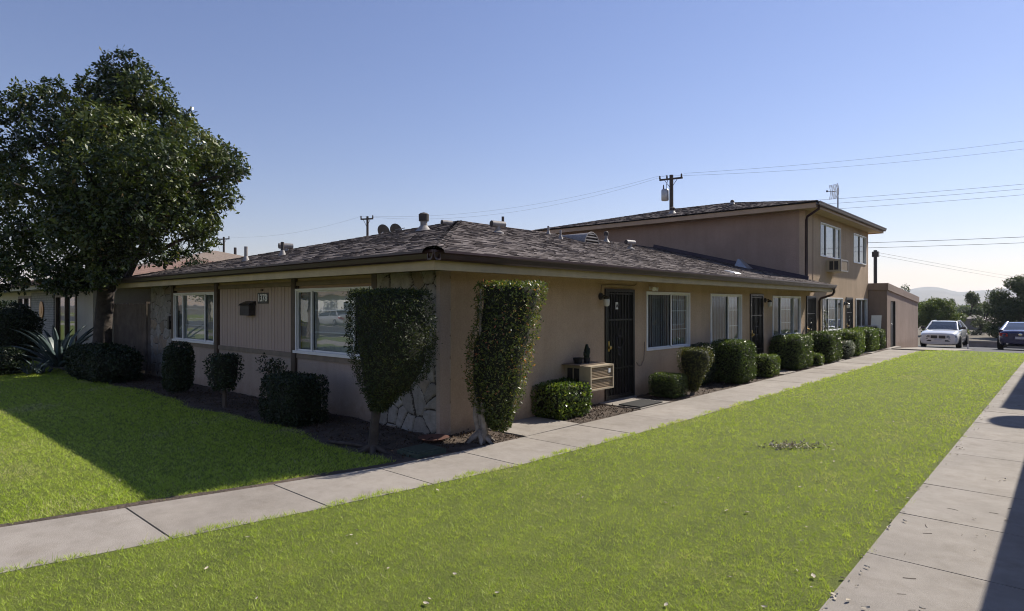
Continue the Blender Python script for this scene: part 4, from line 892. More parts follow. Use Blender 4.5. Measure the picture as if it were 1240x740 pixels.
for s in (-1, 1): mb = MB(); mb.tube([(X0+.03, 10.84+s*.03, 2.04), (X0+.13, 10.84+s*.08, 2.02)], [.025, .045], 10); mb.build('lamp_head', 'white', root)
mb = MB(); mb.tube([(X0+.012, 10.3, .62), (X0+.02, 10.36, .56), (X0+.025, 10.45, .55), (X0+.02, 10.56, .66), (X0+.012, 10.6, .9), (X0+.008, 10.6, 1.0)], .007, 5); tag(mb.build('cable', 'rail', loc=(X0, 10.45, .55)), 'thin brown cable hanging in a loop on the wall right of first screen door', 'cable')
mb = MB(); mb.tube([(X0+.012, 9.1, 1.92), (X0+.012, 9.12, 2.06), (X0+.012, 9.6, 2.075), (X0+.012, 10.2, 2.07), (X0+.012, 10.3, 2.11)], .008, 5); tag(mb.build('cable', 'rail', loc=(X0, 9.6, 2.07)), 'thin cable running along the wall above the first screen door', 'cable')
root = thing('door_sign', 'small pale letter plate on the first dark screen door', 'sign', (X0+.02, 9.6, 1.69))
mb = MB(); mb.box(X0+.009, X0+.018, 9.57, 9.65, 1.63, 1.76); mb.build('plate', 'white', root)
def text(s, name, mat, parent, size, origin, ux, uz, ext=.004):
    c = bpy.data.curves.new('t', 'FONT'); c.body = s; c.size = size; c.extrude = ext; c.align_x = 'CENTER'; c.align_y = 'CENTER'; c.offset = size*.02
    o = link(bpy.data.objects.new('t', c)); bpy.context.view_layer.update()
    me = bpy.data.meshes.new_from_object(o.evaluated_get(bpy.context.evaluated_depsgraph_get())); bpy.data.objects.remove(o)
    ux, uz = Vector(ux), Vector(uz); n = ux.cross(uz); off = OFF[parent]
    for v in me.vertices: v.co = Vector(origin)+ux*v.co.x+uz*v.co.y+n*v.co.z-off
    me.materials.clear(); me.materials.append(M[mat]); me.name = name; o2 = link(bpy.data.objects.new(name, me)); o2.parent = parent; return o2
text('A', 'lettering', 'door', root, .10, (X0+.019, 9.61, 1.695), (0, 1, 0), (0, 0, 1))
root = thing('number_sign', 'dark house number plate reading 1378 on the grooved panel', 'sign', (-11.08, 5.37, 1.83))
mb = MB(); mb.box(-11.28, -10.88, Y0+.0, Y0+.017, 1.735, 1.935); mb.build('plate', 'door', root)
text('1378', 'lettering', 'white', root, .185, (-11.08, Y0-.002, 1.835), (1, 0, 0), (0, 0, 1))
root = thing('mailbox', 'black metal wall letterbox with sloping lid left of the house number', 'mailbox', (-11.58, 5.32, 1.5))
mb = MB(); mb.box(-11.78, -11.40, Y0-.11, Y0+.017, 1.51, 1.70); mb.build('box', 'vent_dark', root)
mb = MB(); mb.hexa([(-11.8, Y0-.13, 1.70), (-11.38, Y0-.13, 1.70), (-11.38, Y0+.016, 1.70), (-11.8, Y0+.016, 1.70), (-11.8, Y0-.10, 1.735), (-11.38, Y0-.10, 1.735), (-11.38, Y0+.016, 1.785), (-11.8, Y0+.016, 1.785)]); mb.build('lid', 'door', root)
mb = MB(); mb.box(-11.15, -11.08, Y0-.005, Y0+.017, 1.965, 2.0); tag(mb.build('door_bell', 'brown', loc=(-11.1, Y0, 1.98)), 'tiny brown box fixed just above the house number plate', 'bell box')
mb = MB(); mb.box(-15.62, -15.54, Y0-.075, Y0-.031, 1.15, 1.45); tag(mb.build('meter_box', 'door', loc=(-15.58, Y0-.05, 1.3)), 'narrow dark box fixed on the left stone pillar beside window', 'box')
mb = MB(); mb.box(-5.72, -5.30, 9.06, 9.82, .003, .018); tag(mb.build('doormat', 'black', loc=(-5.5, 9.4, 0)), 'black doormat on the concrete before the first screen door', 'doormat')
root = thing('valve_box', 'green plastic valve box lid sunk in soil beside the walkway', 'valve box', (-5.58, 4.62, -.02))
mb = MB(); mb.box(-5.80, -5.42, 4.44, 4.86, -.06, .03); mb.build('rim', 'valve', root); mb = MB(); mb.box(-5.77, -5.45, 4.47, 4.83, .03, .042); mb.build('lid', 'valve', root)
mb = MB(); mb.lathe((-5.98, 5.15, -.02), [(.10, 0), (.19, .05), (.20, .055), (.185, .055), (.10, .02), (0, .02)], 18); tag(mb.build('plant_saucer', 'terracotta', loc=(-5.98, 5.15, -.02), smooth=True, angle=40), 'shallow terracotta saucer on the soil at the foot of the stone corner', 'saucer')
def dish(label, c, r, face, base):
    root = thing('satellite_dish', label, 'satellite dish', base, 'satellite dishes behind the roof ridge')
    f = Vector(face).normalized(); a = f.cross(Vector((0, 0, 1))).normalized(); b = a.cross(f); c = Vector(c)
    mb = MB(); rows = [[c+(a*math.cos(t)+b*math.sin(t)*1.1)*rr+f*(.22*rr*rr/r) for t in np.linspace(0, 2*math.pi, 22, endpoint=False)] for rr in (.01, r*.5, r*.8, r)]
    mb.grid(rows, 0, True); mb.grid([[p-f*.012 for p in q] for q in rows[::-1]], 0, True); mb.build('reflector', 'vent_mid', root, smooth=True)
    mb = MB(); mb.tube([base, (base[0], base[1], c.z-.1), tuple(c-f*.03)], .02, 7); mb.build('mast', 'metal', root)
    mb = MB(); mb.tube([c-b*r*1.0, c-b*r*.5+f*r*1.1, c+f*r*1.3], .012, 6); mb.build('feed_arm', 'metal', root)
LZ = lambda x: 2.335+.25*(x+17.27)
for lab, px, py, dep, r in (('left one of two grey satellite dishes behind the front roof slope', 464, 281, 17, .19), ('right one of two grey satellite dishes behind the front roof slope', 479, 280, 18, .2)):
    c = at(px, py, dep); dish(lab, c, r, (-.31, .79, .4), (c.x-.05, c.y-.05, LZ(c.x)-.02))
c = at(484, 279, 16); mb = MB(); mb.tube([(c.x, c.y, LZ(c.x)), c, c+Vector((.06, .02, .05))], .012, 6); mb.tube([c+Vector((-.12, -.05, .02)), c+Vector((.12, .08, .06))], .01, 6); tag(mb.build('roof_antenna', 'wire', loc=c), 'tiny bent antenna on the roof right of both dishes', 'antenna')
# grid antenna on the upper roof
root = thing('grid_antenna', 'pale grid dish antenna on thin mast on the upper roof edge', 'antenna', (-5.95, 23.4, 4.9))
mb = MB(); mb.tube([(-5.95, 23.4, 4.85), (-5.95, 23.4, 5.75)], .022, 8); mb.build('mast', 'wire', root)
mb = MB(); c = Vector((-6.03, 23.3, 5.63)); f = Vector((-.55, -.8, 0)).normalized(); a = Vector((.8, -.55, 0)).normalized()
for k in range(13):
    z = -.24+.04*k; mb.tube([c+a*s*.2+Vector((0, 0, z))+f*(.28*(s*.2)**2/.2+.22*z*z/.24-.06) for s in np.linspace(-1, 1, 7)], .008, 5)
for s in np.linspace(-1, 1, 7): mb.tube([c+a*s*.2+Vector((0, 0, z))+f*(.28*(s*.2)**2/.2+.22*z*z/.24-.06) for z in np.linspace(-.24, .24, 7)], .008, 5)
mb.build('reflector', 'white', root); mb = MB(); mb.tube([c+f*-.05, c+f*.3], .012, 6); mb.tube([c+f*.28, c+f*.32], .035, 8); mb.build('feed_arm', 'wire', root)
# white board and covered bin by the far end of the walkway
c = at(1061, 382, 24.6)
mb = MB(); mb.hexa([(c.x-.19, c.y-.12, .2), (c.x+.12, c.y+.10, .2), (c.x+.11, c.y+.115, .2), (c.x-.20, c.y-.105, .2), (c.x-.15, c.y-.06, 1.31), (c.x+.16, c.y+.16, 1.31), (c.x+.15, c.y+.175, 1.31), (c.x-.16, c.y-.045, 1.31)])
tag(mb.build('white_board', 'white', loc=(c.x, c.y, 0)), 'white rectangular board leaning near the far corner of the garage', 'board')
c = at(1050, 400, 25.1)
root = thing('patio_table', 'black patio table with pale top behind the last hedges', 'table', (c.x, c.y, 0))
mb = MB(); mb.box(c.x-.5, c.x+.45, c.y-.45, c.y+.4, .86, .9); mb.build('tabletop', 'metal', root)
for sx in (-.45, .4):
    for sy in (-.4, .35): mb = MB(); mb.box(c.x+sx-.025, c.x+sx+.025, c.y+sy-.025, c.y+sy+.025, -.02, .86); mb.build('leg', 'trash', root)
mb = MB(); mb.box(c.x-.46, c.x+.41, c.y-.41, c.y+.36, .62, .855); mb.build('apron', 'trash', root)

# ------------------------------------------------------------------ utility poles and wires
def upole(label, base, top, arm, r0, r1, transformer=False, armdrop=.35, armn=(1, 0, 0)):
    root = thing('utility_pole', label, 'utility pole', base)
    mb = MB(); mb.tube([base, (base[0], base[1], top)], [r0, r1], 10); mb.build('pole', 'polewood', root)
    d = Vector(armn).normalized(); c = Vector((base[0], base[1], top-armdrop)); n = d.cross(Vector((0, 0, 1)))*.1
    mb = MB(); a, b = c-d*arm+n, c+d*arm+n; s = n.normalized()*.05; z = Vector((0, 0, .06))
    mb.hexa([a-s-z, b-s-z, b+s-z, a+s-z, a-s+z, b-s+z, b+s+z, a+s+z]); mb.tube([c+n*1.2-Vector((0, 0, .7)), c+n*1.2-d*arm*.6], .02, 5); mb.tube([c+n*1.2-Vector((0, 0, .7)), c+n*1.2+d*arm*.6], .02, 5); mb.build('crossarm', 'polewood', root)
    for k in (-.95, .95) if not transformer else (-.97, -.35, .9): 
        p = c+n+d*arm*k; mb = MB(); mb.lathe(tuple(p+z), [(.05, 0), (.075, .06), (.05, .12), (.07, .18), (.03, .25)], 8); mb.build('insulator', 'vent_dark', root, smooth=True)
    if transformer:
        p = c-d*arm*.55-Vector((0, 0, 1.1)); mb = MB(); mb.lathe(tuple(p), [(.24, -.42), (.27, -.38), (.27, .34), (.23, .40), (0, .45)], 14); mb.build('transformer', 'metal', root, smooth=True, angle=40)
        mb = MB(); mb.tube([p+Vector((.1, 0, .4)), p+Vector((.1, 0, .7)), c-d*arm*.3], .02, 5); mb.tube([p+Vector((-.12, 0, .4)), p+Vector((-.12, 0, .75))], [.06, .03], 6); mb.build('lead', 'vent_dark', root)
    return c+n
b = at(813, 370, 45); base1 = (b.x, b.y, gz(b.y)); ARM = (RT*.95-FW*.5)
p1 = upole('dark wooden utility pole with crossarm and grey transformer can above the upper roof', base1, at(813, 212, 45).z, .85, .17, .14, True, .30, (RT*.9-FW*.55))
b = at(445, 370, 55); base2 = (b.x, b.y, 0)
p2 = upole('thin utility pole with crossarm left of the roof flue pipe', base2, at(445, 262, 55).z, .62, .13, .10, False, .25, (RT*.95-FW*.3))
b = at(271, 370, 70); base3 = (b.x, b.y, 0)
p3 = upole('faraway utility pole with crossarm just right of the big tree', base3, at(271, 287, 70).z, .85, .13, .11, False, .25, (RT*.95-FW*.3))
pR = Vector((7.3, 55, 0)); upole('utility pole outside the frame carrying the wires on the right', (7.3, 55, gz(55)), 12.9, 1.05, .17, .14, False, .3, (RT*.9-FW*.55))
pF = at(1310, 345, 150)
root = thing('service_mast', 'dark steel service mast with box on top behind the garage', 'mast', (at(1060, 370, 33).x, at(1060, 370, 33).y, -.3))
c = at(1060, 303, 33); mb = MB(); mb.tube([(c.x, c.y, -.3), (c.x, c.y, c.z)], .085, 10); mb.build('pole', 'door', root)
mb = MB(); mb.box(c.x-.14, c.x+.16, c.y-.12, c.y+.12, c.z-.36, c.z-.08); mb.build('box', 'door', root)
def wire(label, a, b, sag, r=.007):
    a, b = Vector(a), Vector(b); n = 24; mb = MB()
    mb.tube([a.lerp(b, k/n)-Vector((0, 0, sag*4*(k/n)*(1-k/n))) for k in range(n+1)], r, 5, caps=False)
    tag(mb.build('overhead_wire', 'wire', loc=a), label, 'wire')
dA = (RT*.9-FW*.55).normalized(); up_ = Vector((0, 0, .3))
wire('highest overhead wire running right from the transformer pole', p1+dA*.95+up_, (7.9, 54.5, 12.95), .45)
wire('second overhead wire running right from the transformer pole crossarm', p1-dA*1.0+up_, (6.4, 55.5, 12.6), .6)
for k, (za, zb) in enumerate(((8.75, 9.95), (8.45, 9.65), (8.05, 9.3))):
    wire(('upper', 'middle', 'lower')[k]+' of three thin cables right of the grid antenna', (base1[0], base1[1], za), (7.3, 55, zb), .25, .009)
wire('thick upper cable crossing the sky just right of the upper roof corner', (base1[0], base1[1], 6.0), (7.3, 55, 6.35), .25, .015)
wire('thick lower cable crossing the sky just right of the upper roof corner', (base1[0], base1[1], 5.7), (7.3, 55, 5.95), .25, .013)
wire('thin upper service wire sloping down right from the steel mast', (c.x, c.y, c.z-.1), pF, .35, .009)
wire('thin lower service wire sloping down right from the steel mast', (c.x, c.y, c.z-.25), pF+Vector((2, 0, -.8)), .5, .009)
wire('faint upper wire between transformer pole and the thin left pole', p1-dA*.95+up_, p2+RT*.5+up_*.8, .9, .006)
wire('faint lower wire between transformer pole and the thin left pole', p1-dA*.3+up_, p2-RT*.5+up_*.8, 1.3, .006)
wire('faint wire between the thin left pole and faraway pole', p2-RT*.5+up_*.8, p3+RT*.6+up_*.8, .6, .006)

# ------------------------------------------------------------------ the big tree
TB = Vector((-18.0, 4.6, 0))
root = thing('broadleaf_tree', 'large dark glossy-leaved tree with dense wide crown at left end of the apartment block', 'tree', TB)
CL = [(150, 84, 0, 27), (122, 108, .5, 27), (176, 110, -.3, 30), (150, 122, 0, 36), (38, 116, 0, 20), (66, 108, .5, 15), (14, 132, -.5, 24), (92, 142, .3, 34),
      (60, 168, -1, 32), (130, 165, -1.2, 45), (190, 152, .3, 40), (216, 143, .5, 22), (230, 182, -.4, 40), (255, 186, .8, 25), (272, 197, .2, 24), (284, 207, -.3, 16), (180, 200, -1.8, 45), (110, 215, -2, 45), (40, 225, -1, 36), (2, 178, 0, 32), (-32, 220, 0, 60),
      (240, 222, 0, 35), (262, 236, .5, 26), (230, 265, .3, 32), (246, 288, .8, 20), (254, 268, 0, 16), (200, 255, -1, 38), (150, 255, -1.8, 40), (95, 275, -1.8, 42), (52, 280, -1, 30), (0, 285, -.5, 36), (168, 298, -.6, 26), (196, 306, 1, 20), (120, 320, -1.2, 34), (78, 330, -1.3, 30), (30, 322, -.6, 28), (88, 340, -1.2, 18), (116, 338, -1, 15), (64, 340, -.8, 14), (8, 338, 0, 20), (-32, 310, 0, 40), (226, 300, 1.5, 16),
      (130, 150, 2.0, 44), (200, 200, 2, 38), (180, 265, 2, 30), (95, 255, 2.2, 36), (140, 322, .8, 18), (130, 300, .5, 32), (150, 200, 1, 44), (120, 260, .6, 40), (210, 230, .6, 36)]
clumps = []
for px, py, dd, rp in CL:
    p = at(px, py, 15.5+dd); clumps.append((p.x, p.y, p.z, rp*.0207*.93, .8))
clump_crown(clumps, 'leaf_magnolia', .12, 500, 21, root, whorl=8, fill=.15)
mb = MB(); fork = TB+Vector((.1, .1, 2.3))
mb.tube([TB+Vector((0, 0, -.1)), TB+Vector((.02, 0, .15)), TB+Vector((.05, .03, 1.1)), fork], [.32, .24, .20, .19], 12)
rr = random.Random(3)
for k, cpt in enumerate(clumps):
    e = Vector(cpt[:3]); L = (e-fork).length
    if k % 2 == 0 or L > 3: limb(mb, fork+Vector((rr.uniform(-.08, .08), rr.uniform(-.08, .08), rr.uniform(-.3, .9))), e, .05+.018*L, .02, k, .18)
mb.build('trunk', 'bark', root, smooth=True)

# ------------------------------------------------------------------ planting by the front facade
H = hedge
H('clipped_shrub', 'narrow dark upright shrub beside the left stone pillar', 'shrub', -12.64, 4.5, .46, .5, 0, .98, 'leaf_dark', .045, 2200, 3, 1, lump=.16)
root = thing('clipped_shrub', 'rounded dark shrub on short stem below the grooved panel', 'shrub', (-10.6, 4.5, 0))
profile_shrub([(.28, -10.6, 4.5, .14, .14), (.45, -10.6, 4.5, .24, .22), (.75, -10.6, 4.5, .26, .26), (.86, -10.6, 4.5, .2, .2)], 'leaf_dark', .05, 1600, 5, root, lump=.14)
mb = MB(); mb.tube([(-10.57, 4.5, -.05), (-10.6, 4.5, .4)], [.04, .03], 7); mb.tube([(-10.55, 4.52, -.05), (-10.66, 4.5, .4)], [.025, .02], 6); mb.build('stem', 'twig', root)
root = thing('clipped_shrub', 'sparse leggy shrub with bare stems behind the dark box hedge', 'shrub', (-9.55, 4.8, 0))
clump_crown([(-9.68, 4.8, .74, .17), (-9.5, 4.82, .72, .14), (-9.33, 4.8, .74, .10), (-9.6, 4.75, .58, .12), (-9.22, 4.8, .66, .08)], 'leaf_dark', .05, 1500, 9, root, whorl=4)
mb = MB()
for k in range(6): limb(mb, (-9.45+.03*k-.08, 4.8, -.03), (-9.75+.11*k, 4.8+.02*k, .75), .018, .007, k)
mb.build('stem', 'twig', root)
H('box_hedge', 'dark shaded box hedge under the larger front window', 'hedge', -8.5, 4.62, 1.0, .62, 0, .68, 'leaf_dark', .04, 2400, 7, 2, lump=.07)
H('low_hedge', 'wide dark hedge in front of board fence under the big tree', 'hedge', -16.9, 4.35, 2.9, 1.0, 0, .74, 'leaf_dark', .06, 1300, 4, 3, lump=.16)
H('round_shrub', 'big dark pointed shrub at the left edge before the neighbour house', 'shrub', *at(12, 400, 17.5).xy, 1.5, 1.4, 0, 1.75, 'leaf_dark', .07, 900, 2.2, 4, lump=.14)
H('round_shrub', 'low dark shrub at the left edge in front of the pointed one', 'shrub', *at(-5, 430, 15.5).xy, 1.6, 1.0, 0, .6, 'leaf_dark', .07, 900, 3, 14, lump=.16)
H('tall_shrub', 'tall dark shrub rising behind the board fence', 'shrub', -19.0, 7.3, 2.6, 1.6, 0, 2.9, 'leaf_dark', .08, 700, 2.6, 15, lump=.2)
# agave
ag = at(72, 425, 16.2); ag.z = 0; root = thing('agave', 'big blue green agave rosette with long spiky leaves left of tree', 'agave', ag)
r = random.Random(5)
for k in range(30):
    a = k*2.39996; el = R(18+62*(k/30)**.7+r.uniform(-6, 6)); L = r.uniform(1.05, 1.45); d = Vector((math.cos(a), math.sin(a), 0)); s = Vector((-math.sin(a), math.cos(a), 0)); mb = MB(); rows = []
    for q in range(8):
        t = q/7; e2 = el-.25*t*t; c = ag+d*(L*t*math.cos(e2)+.08)+Vector((0, 0, .1+L*t*math.sin(e2))); w = .075*(1-t)**.6*(1+.7*math.sin(min(1, t*2)*math.pi*.5))*.8+.004; nrm = (d*-math.sin(e2)+Vector((0, 0, math.cos(e2))))
        rows.append([c-s*w+nrm*w*.45, c-nrm*.01, c+s*w+nrm*w*.45, c-nrm*w*.35])
    mb.grid(rows, 0, True); mb.cap(rows[0], flip=True); mb.build('leaf', 'agave', root, smooth=True)
g = at(45, 437, 15.6); g.z = 0; root = thing('flax_plant', 'low clump of glossy strap leaves at the foot of the agave', 'plant', g)
mb = MB()
for k in range(70):
    a = r.uniform(0, 6.28); L = r.uniform(.35, .75); d = Vector((math.cos(a), math.sin(a), 0)); s = Vector((-math.sin(a), math.cos(a), 0)); o = g+Vector((r.uniform(-.45, .45), r.uniform(-.25, .25), 0)); el = r.uniform(.7, 1.35)
    mb.grid([[o+d*L*t*math.cos(el-1.0*t)+Vector((0, 0, max(.02, L*t*math.sin(el-.6*t))))+s*w*.03*(1-t*.9) for w in (-1, 1)] for t in (0, .35, .7, 1)])
mb.build('leaves', 'agave', root, smooth=True)
# clipped topiary trees either side of the corner
root = thing('topiary_tree', 'flat-topped dark conifer clipped like a goblet in front of stone corner pillar', 'topiary', (-6.13, 4.34, 0))
D1 = 7.28
def prof(rows, dep, ry):
    out = []
    for y, x0, x1 in rows:
        p = at((x0+x1)/2, y, dep); out.append((p.z, p.x, p.y, (x1-x0)/2/749*dep, (x1-x0)/2/749*dep*ry))
    return sorted(out)
profile_shrub(prof([(353, 427, 515), (365, 425, 518), (400, 427, 521), (428, 430, 521), (445, 434, 517), (460, 436, 508), (472, 441, 494), (484, 447, 478), (497, 451, 466)], D1, .95), 'leaf_conifer', .042, 4200, 31, root, aspect=.3, lump=.05, k=3.2)
mb = MB(); b = at(452, 546, D1); t_ = at(462, 470, D1); mb.tube([(b.x, b.y, -.06), (b.x+.0, b.y, .06), (b.x+.02, b.y, .3), (t_.x, t_.y, .75)], [.09, .06, .052, .045], 10)
for k in range(6):
    a = k*1.05+.3; mb.tube([(b.x, b.y, .05), (b.x+.14*math.cos(a), b.y+.12*math.sin(a), .0), (b.x+.3*math.cos(a), b.y+.24*math.sin(a), -.04)], [.05, .03, .012], 6)
mb.tube([(b.x, b.y, .03), (b.x-.4, b.y-.02, .012), (b.x-.7, b.y-.1, .005), (b.x-.95, b.y-.05, -.03)], [.02, .026, .022, .01], 6)
mb.build('trunk', 'bark', root, smooth=True)
root = thing('topiary_tree', 'tall leaning flat-topped shrub with red tipped leaves and pale twisted stems', 'topiary', (-5.53, 5.54, 0))
D2 = 7.82
profile_shrub(prof([(343, 581, 659), (352, 580, 658), (375, 580, 652), (395, 577, 648), (412, 570, 645), (430, 568, 641), (450, 568, 637), (468, 569, 632), (485, 573, 628), (498, 580, 622), (512, 592, 619), (521, 598, 612)], D2, .9), 'leaf_red', .042, 2600, 32, root, aspect=.42, lump=.09, k=3.0, spread=.9)
mb = MB(); b = at(582, 530, D2)
for k, (dx, dy, tx, rad) in enumerate(((-.06, 0, -.10, .045), (.0, .03, -.02, .05), (.05, -.03, .1, .04), (.02, .06, .06, .035))):
    limb(mb, (b.x+dx, b.y+dy, -.05), (b.x+tx, b.y+dy, .75), rad, rad*.7, k, .1)
for k in range(6):
    a = k*1.1; mb.tube([(b.x, b.y, .10), (b.x+.12*math.cos(a), b.y+.10*math.sin(a), .03), (b.x+.22*math.cos(a), b.y+.2*math.sin(a), -.04)], [.05, .032, .012], 6)
p0, p1_ = at(580, 480, D2-.02), at(582, 350, D2-.1); mb.tube([p0, (p0+p1_)/2+Vector((.01, 0, 0)), p1_], [.02, .017, .012], 6)
mb.build('trunk', 'bark_pale', root, smooth=True)
# shrubs along the walkway
G = 'clipped shrubs along the walkway'
def HW(label, cx, cy, w, l, z1, mat='leaf_hedge', leaf=.038, dens=2400, k=6, seed=0, **kw): return H('clipped_shrub', label, 'shrub', cx, cy, w, l, kw.pop('z0', 0), z1, mat, leaf, dens, k, seed, G, **kw)
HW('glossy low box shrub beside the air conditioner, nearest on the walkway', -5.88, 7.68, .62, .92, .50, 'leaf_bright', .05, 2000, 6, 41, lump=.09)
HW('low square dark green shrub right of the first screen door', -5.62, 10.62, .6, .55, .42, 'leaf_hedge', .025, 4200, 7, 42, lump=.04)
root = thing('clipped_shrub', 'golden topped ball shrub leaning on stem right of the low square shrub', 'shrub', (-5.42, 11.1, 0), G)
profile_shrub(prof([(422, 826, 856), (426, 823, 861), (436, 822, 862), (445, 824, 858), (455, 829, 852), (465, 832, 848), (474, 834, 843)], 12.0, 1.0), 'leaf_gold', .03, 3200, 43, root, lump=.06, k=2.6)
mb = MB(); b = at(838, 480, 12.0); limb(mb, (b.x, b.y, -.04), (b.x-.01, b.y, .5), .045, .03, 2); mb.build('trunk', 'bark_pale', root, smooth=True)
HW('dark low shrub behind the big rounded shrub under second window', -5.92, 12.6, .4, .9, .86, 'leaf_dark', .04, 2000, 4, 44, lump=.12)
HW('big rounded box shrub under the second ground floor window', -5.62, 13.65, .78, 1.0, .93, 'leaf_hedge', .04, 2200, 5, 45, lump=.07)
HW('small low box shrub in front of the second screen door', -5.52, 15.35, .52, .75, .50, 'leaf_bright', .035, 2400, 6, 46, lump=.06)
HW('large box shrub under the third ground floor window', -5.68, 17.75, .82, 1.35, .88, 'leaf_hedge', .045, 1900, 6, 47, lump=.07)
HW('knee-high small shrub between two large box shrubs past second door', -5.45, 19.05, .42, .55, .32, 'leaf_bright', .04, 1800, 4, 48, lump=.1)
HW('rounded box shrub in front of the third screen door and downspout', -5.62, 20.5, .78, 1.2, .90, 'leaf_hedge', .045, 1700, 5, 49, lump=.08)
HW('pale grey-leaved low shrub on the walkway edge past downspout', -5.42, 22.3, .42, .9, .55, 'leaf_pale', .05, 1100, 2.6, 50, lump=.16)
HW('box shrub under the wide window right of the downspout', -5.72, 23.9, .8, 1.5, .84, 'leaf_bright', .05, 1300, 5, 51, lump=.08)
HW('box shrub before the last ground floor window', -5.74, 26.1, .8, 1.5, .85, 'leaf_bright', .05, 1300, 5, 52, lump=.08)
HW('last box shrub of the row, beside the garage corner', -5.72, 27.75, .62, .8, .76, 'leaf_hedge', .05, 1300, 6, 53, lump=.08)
root = thing('climbing_plant', 'straggly pale climbing plant on the wall beside the downspout', 'plant', (-5.95, 21.95, 0))
clump_crown([(-5.95, 21.9, 1.45, .16), (-5.93, 22.05, 1.2, .2), (-5.9, 21.95, .95, .25), (-5.9, 22.1, .7, .3), (-5.88, 22.0, .45, .3)], 'leaf_pale', .07, 300, 54, root, whorl=3)
mb = MB()
for k in range(4): limb(mb, (-5.95, 21.9+.05*k, -.05), (-5.95, 21.85+.09*k, 1.4-.2*k), .015, .008, k)
mb.build('stem', 'twig', root)

# ------------------------------------------------------------------ cars
def car(name, label, loc, rz, paint, L=4.7, Wd=1.76, Ht=1.36, cls='sedan', grp=None):
    root = thing(name, label, 'car', loc, grp, rz); B = lambda mb, n, m, p=root, **k: mb.build(n, m, p, local=True, **k)
    h = L/2; w = Wd/2
    st = [(-h, w*.74, .34, .82), (-h+.06, w*.86, .27, .93), (-h+.35, w*.95, .19, .99), (-h+1.0, w*.985, .14, .99), (-.5, w, .11, .95), (.6, w, .11, .925), (1.2, w*.985, .12, .91), (h-.55, w*.97, .12, .85), (h-.2, w*.94, .13, .795), (h-.04, w*.88, .15, .745), (h, w*.78, .18, .69)]
    rows = []
    for y, a, zb, zt_ in st:
        zm = zb+(zt_-zb)*.55
        half = [(0, zb), (a*.80, zb), (a*.96, zb+.06), (a, zm-.08), (a*.995, zm+.05), (a*.965, zt_-.09), (a*.90, zt_-.02), (a*.6, zt_+.012), (0, zt_+.03)]
        rows.append([(x, y, z) for x, z in half]+[(-x, y, z) for x, z in half[-2:0:-1]])
    mb = MB(); mb.grid(rows[::-1], 0, True); mb.cap(rows[0]); mb.cap(rows[-1], flip=True)
    body = B(mb, 'body', paint, smooth=True); sub = body.modifiers.new('round', 'SUBSURF'); sub.levels = sub.render_levels = 2
    fb, ft, rb, rt = (1.12, .28, -1.95, -1.15) if cls == 'sedan' else (1.0, .15, -2.0, -.75)
    zb_ = .92; zr = Ht; wb, wt = w*.86, w*.63
    mb = MB()   # glasshouse
    ysb = [rb, -1.1, -.2, fb]; yst = [rt, -.85, -.25, ft]; g = []
    for z, t in ((zb_, 0), (zb_+.22, .5), (zr-.03, 1)):
        ww_ = wb+(wt-wb)*t**1.15; yb0 = rb+(rt-rb)*t; yf0 = fb+(ft-fb)*t
        g.append([(-ww_*.86, yb0, z), (ww_*.86, yb0, z), (ww_, yb0+.14, z), (ww_, yf0-.18, z), (ww_*.84, yf0, z), (-ww_*.84, yf0, z), (-ww_, yf0-.18, z), (-ww_, yb0+.14, z)])
    mb.grid(g[::-1], 0, True); mb.cap(g[-1]); B(mb, 'glass', 'autoglass')
    mb = MB(); rows = []
    for k in range(7):
        t = k/6; y = rt-.03+(ft-rt+.06)*t; e = math.sin(math.pi*t)**.5 if 0 < t < 1 else 0
        rows.append([(x*(wt+.03)*(1-.05*(t in (0, 1))), y, zr-.035+.04*e*(1-x*x*.6)+(.0)) for x in np.linspace(-1, 1, 9)])
    mb.grid(rows[::1], 0); rows2 = [[(p[0], p[1], zr-.05) for p in q] for q in rows]; mb.grid(rows2[::-1], 0)
    B(mb, 'roof_panel', paint, smooth=True)
    mb = MB()
    for s in (-1, 1):
        mb.tube([(s*wb*.93, fb-.05, zb_-.02), (s*(wt+.005), ft-.05, zr-.03)], [.045, .035], 8); mb.tube([(s*wb*.95, rb+.02, zb_-.02), (s*(wt+.0), rt+.05, zr-.03)], [.11, .07], 8); mb.tube([(s*(wb+.01), -.35, zb_-.02), (s*(wt+.02), -.35, zr-.04)], .04, 8); mb.tube([(s*(wt+.01), ft-.05, zr-.03), (s*(wt+.01), rt+.05, zr-.03)], .04, 8)
    B(mb, 'pillar', paint, smooth=True)
    for sx in (-1, 1):
        for yy in (h-.95, -h+1.0):
            x = sx*(w-.10); mb = MB(); mb.lathe((x, yy, .31), [(.335, -.115), (.335, .104)], 24, axis='x'); B(mb, 'wheel_arch', 'black')
            wmb = MB(); wmb.lathe((x+sx*.02, yy, .30), [(.2, -.11), (.28, -.11), (.305, -.08), (.305, .07), (.28, .098), (.2, .098)], 24, axis='x'); wh = B(wmb, 'wheel', 'black', smooth=True, angle=40)
            rm = MB(); rm.lathe((x+sx*.02, yy, .30), [(.2, -.1), (.2, .085), (.16, .102), (.05, .108), (0, .11)] if sx > 0 else [(0, -.11), (.05, -.108), (.16, -.102), (.2, -.085), (.2, .1)], 20, axis='x'); B(rm, 'rim', 'rim', wh, smooth=True, angle=40)
    for s in (-1, 1):
        mb = MB(); mb.hexa([(s*(w*.92), .62, .93), (s*(w*.92+.20), .60, .93), (s*(w*.92+.20), .70, .93), (s*(w*.92), .72, .93), (s*(w*.92), .62, 1.05), (s*(w*.92+.19), .61, 1.06), (s*(w*.92+.19), .69, 1.06), (s*(w*.92), .72, 1.05)]); B(mb, 'mirror', paint if paint != 'carwhite' else 'vent_dark')
    F = lambda z, x: h-.02-.23*abs(x/w)**2.2-.10*max(0, (z-.5))   # nose surface, roughly
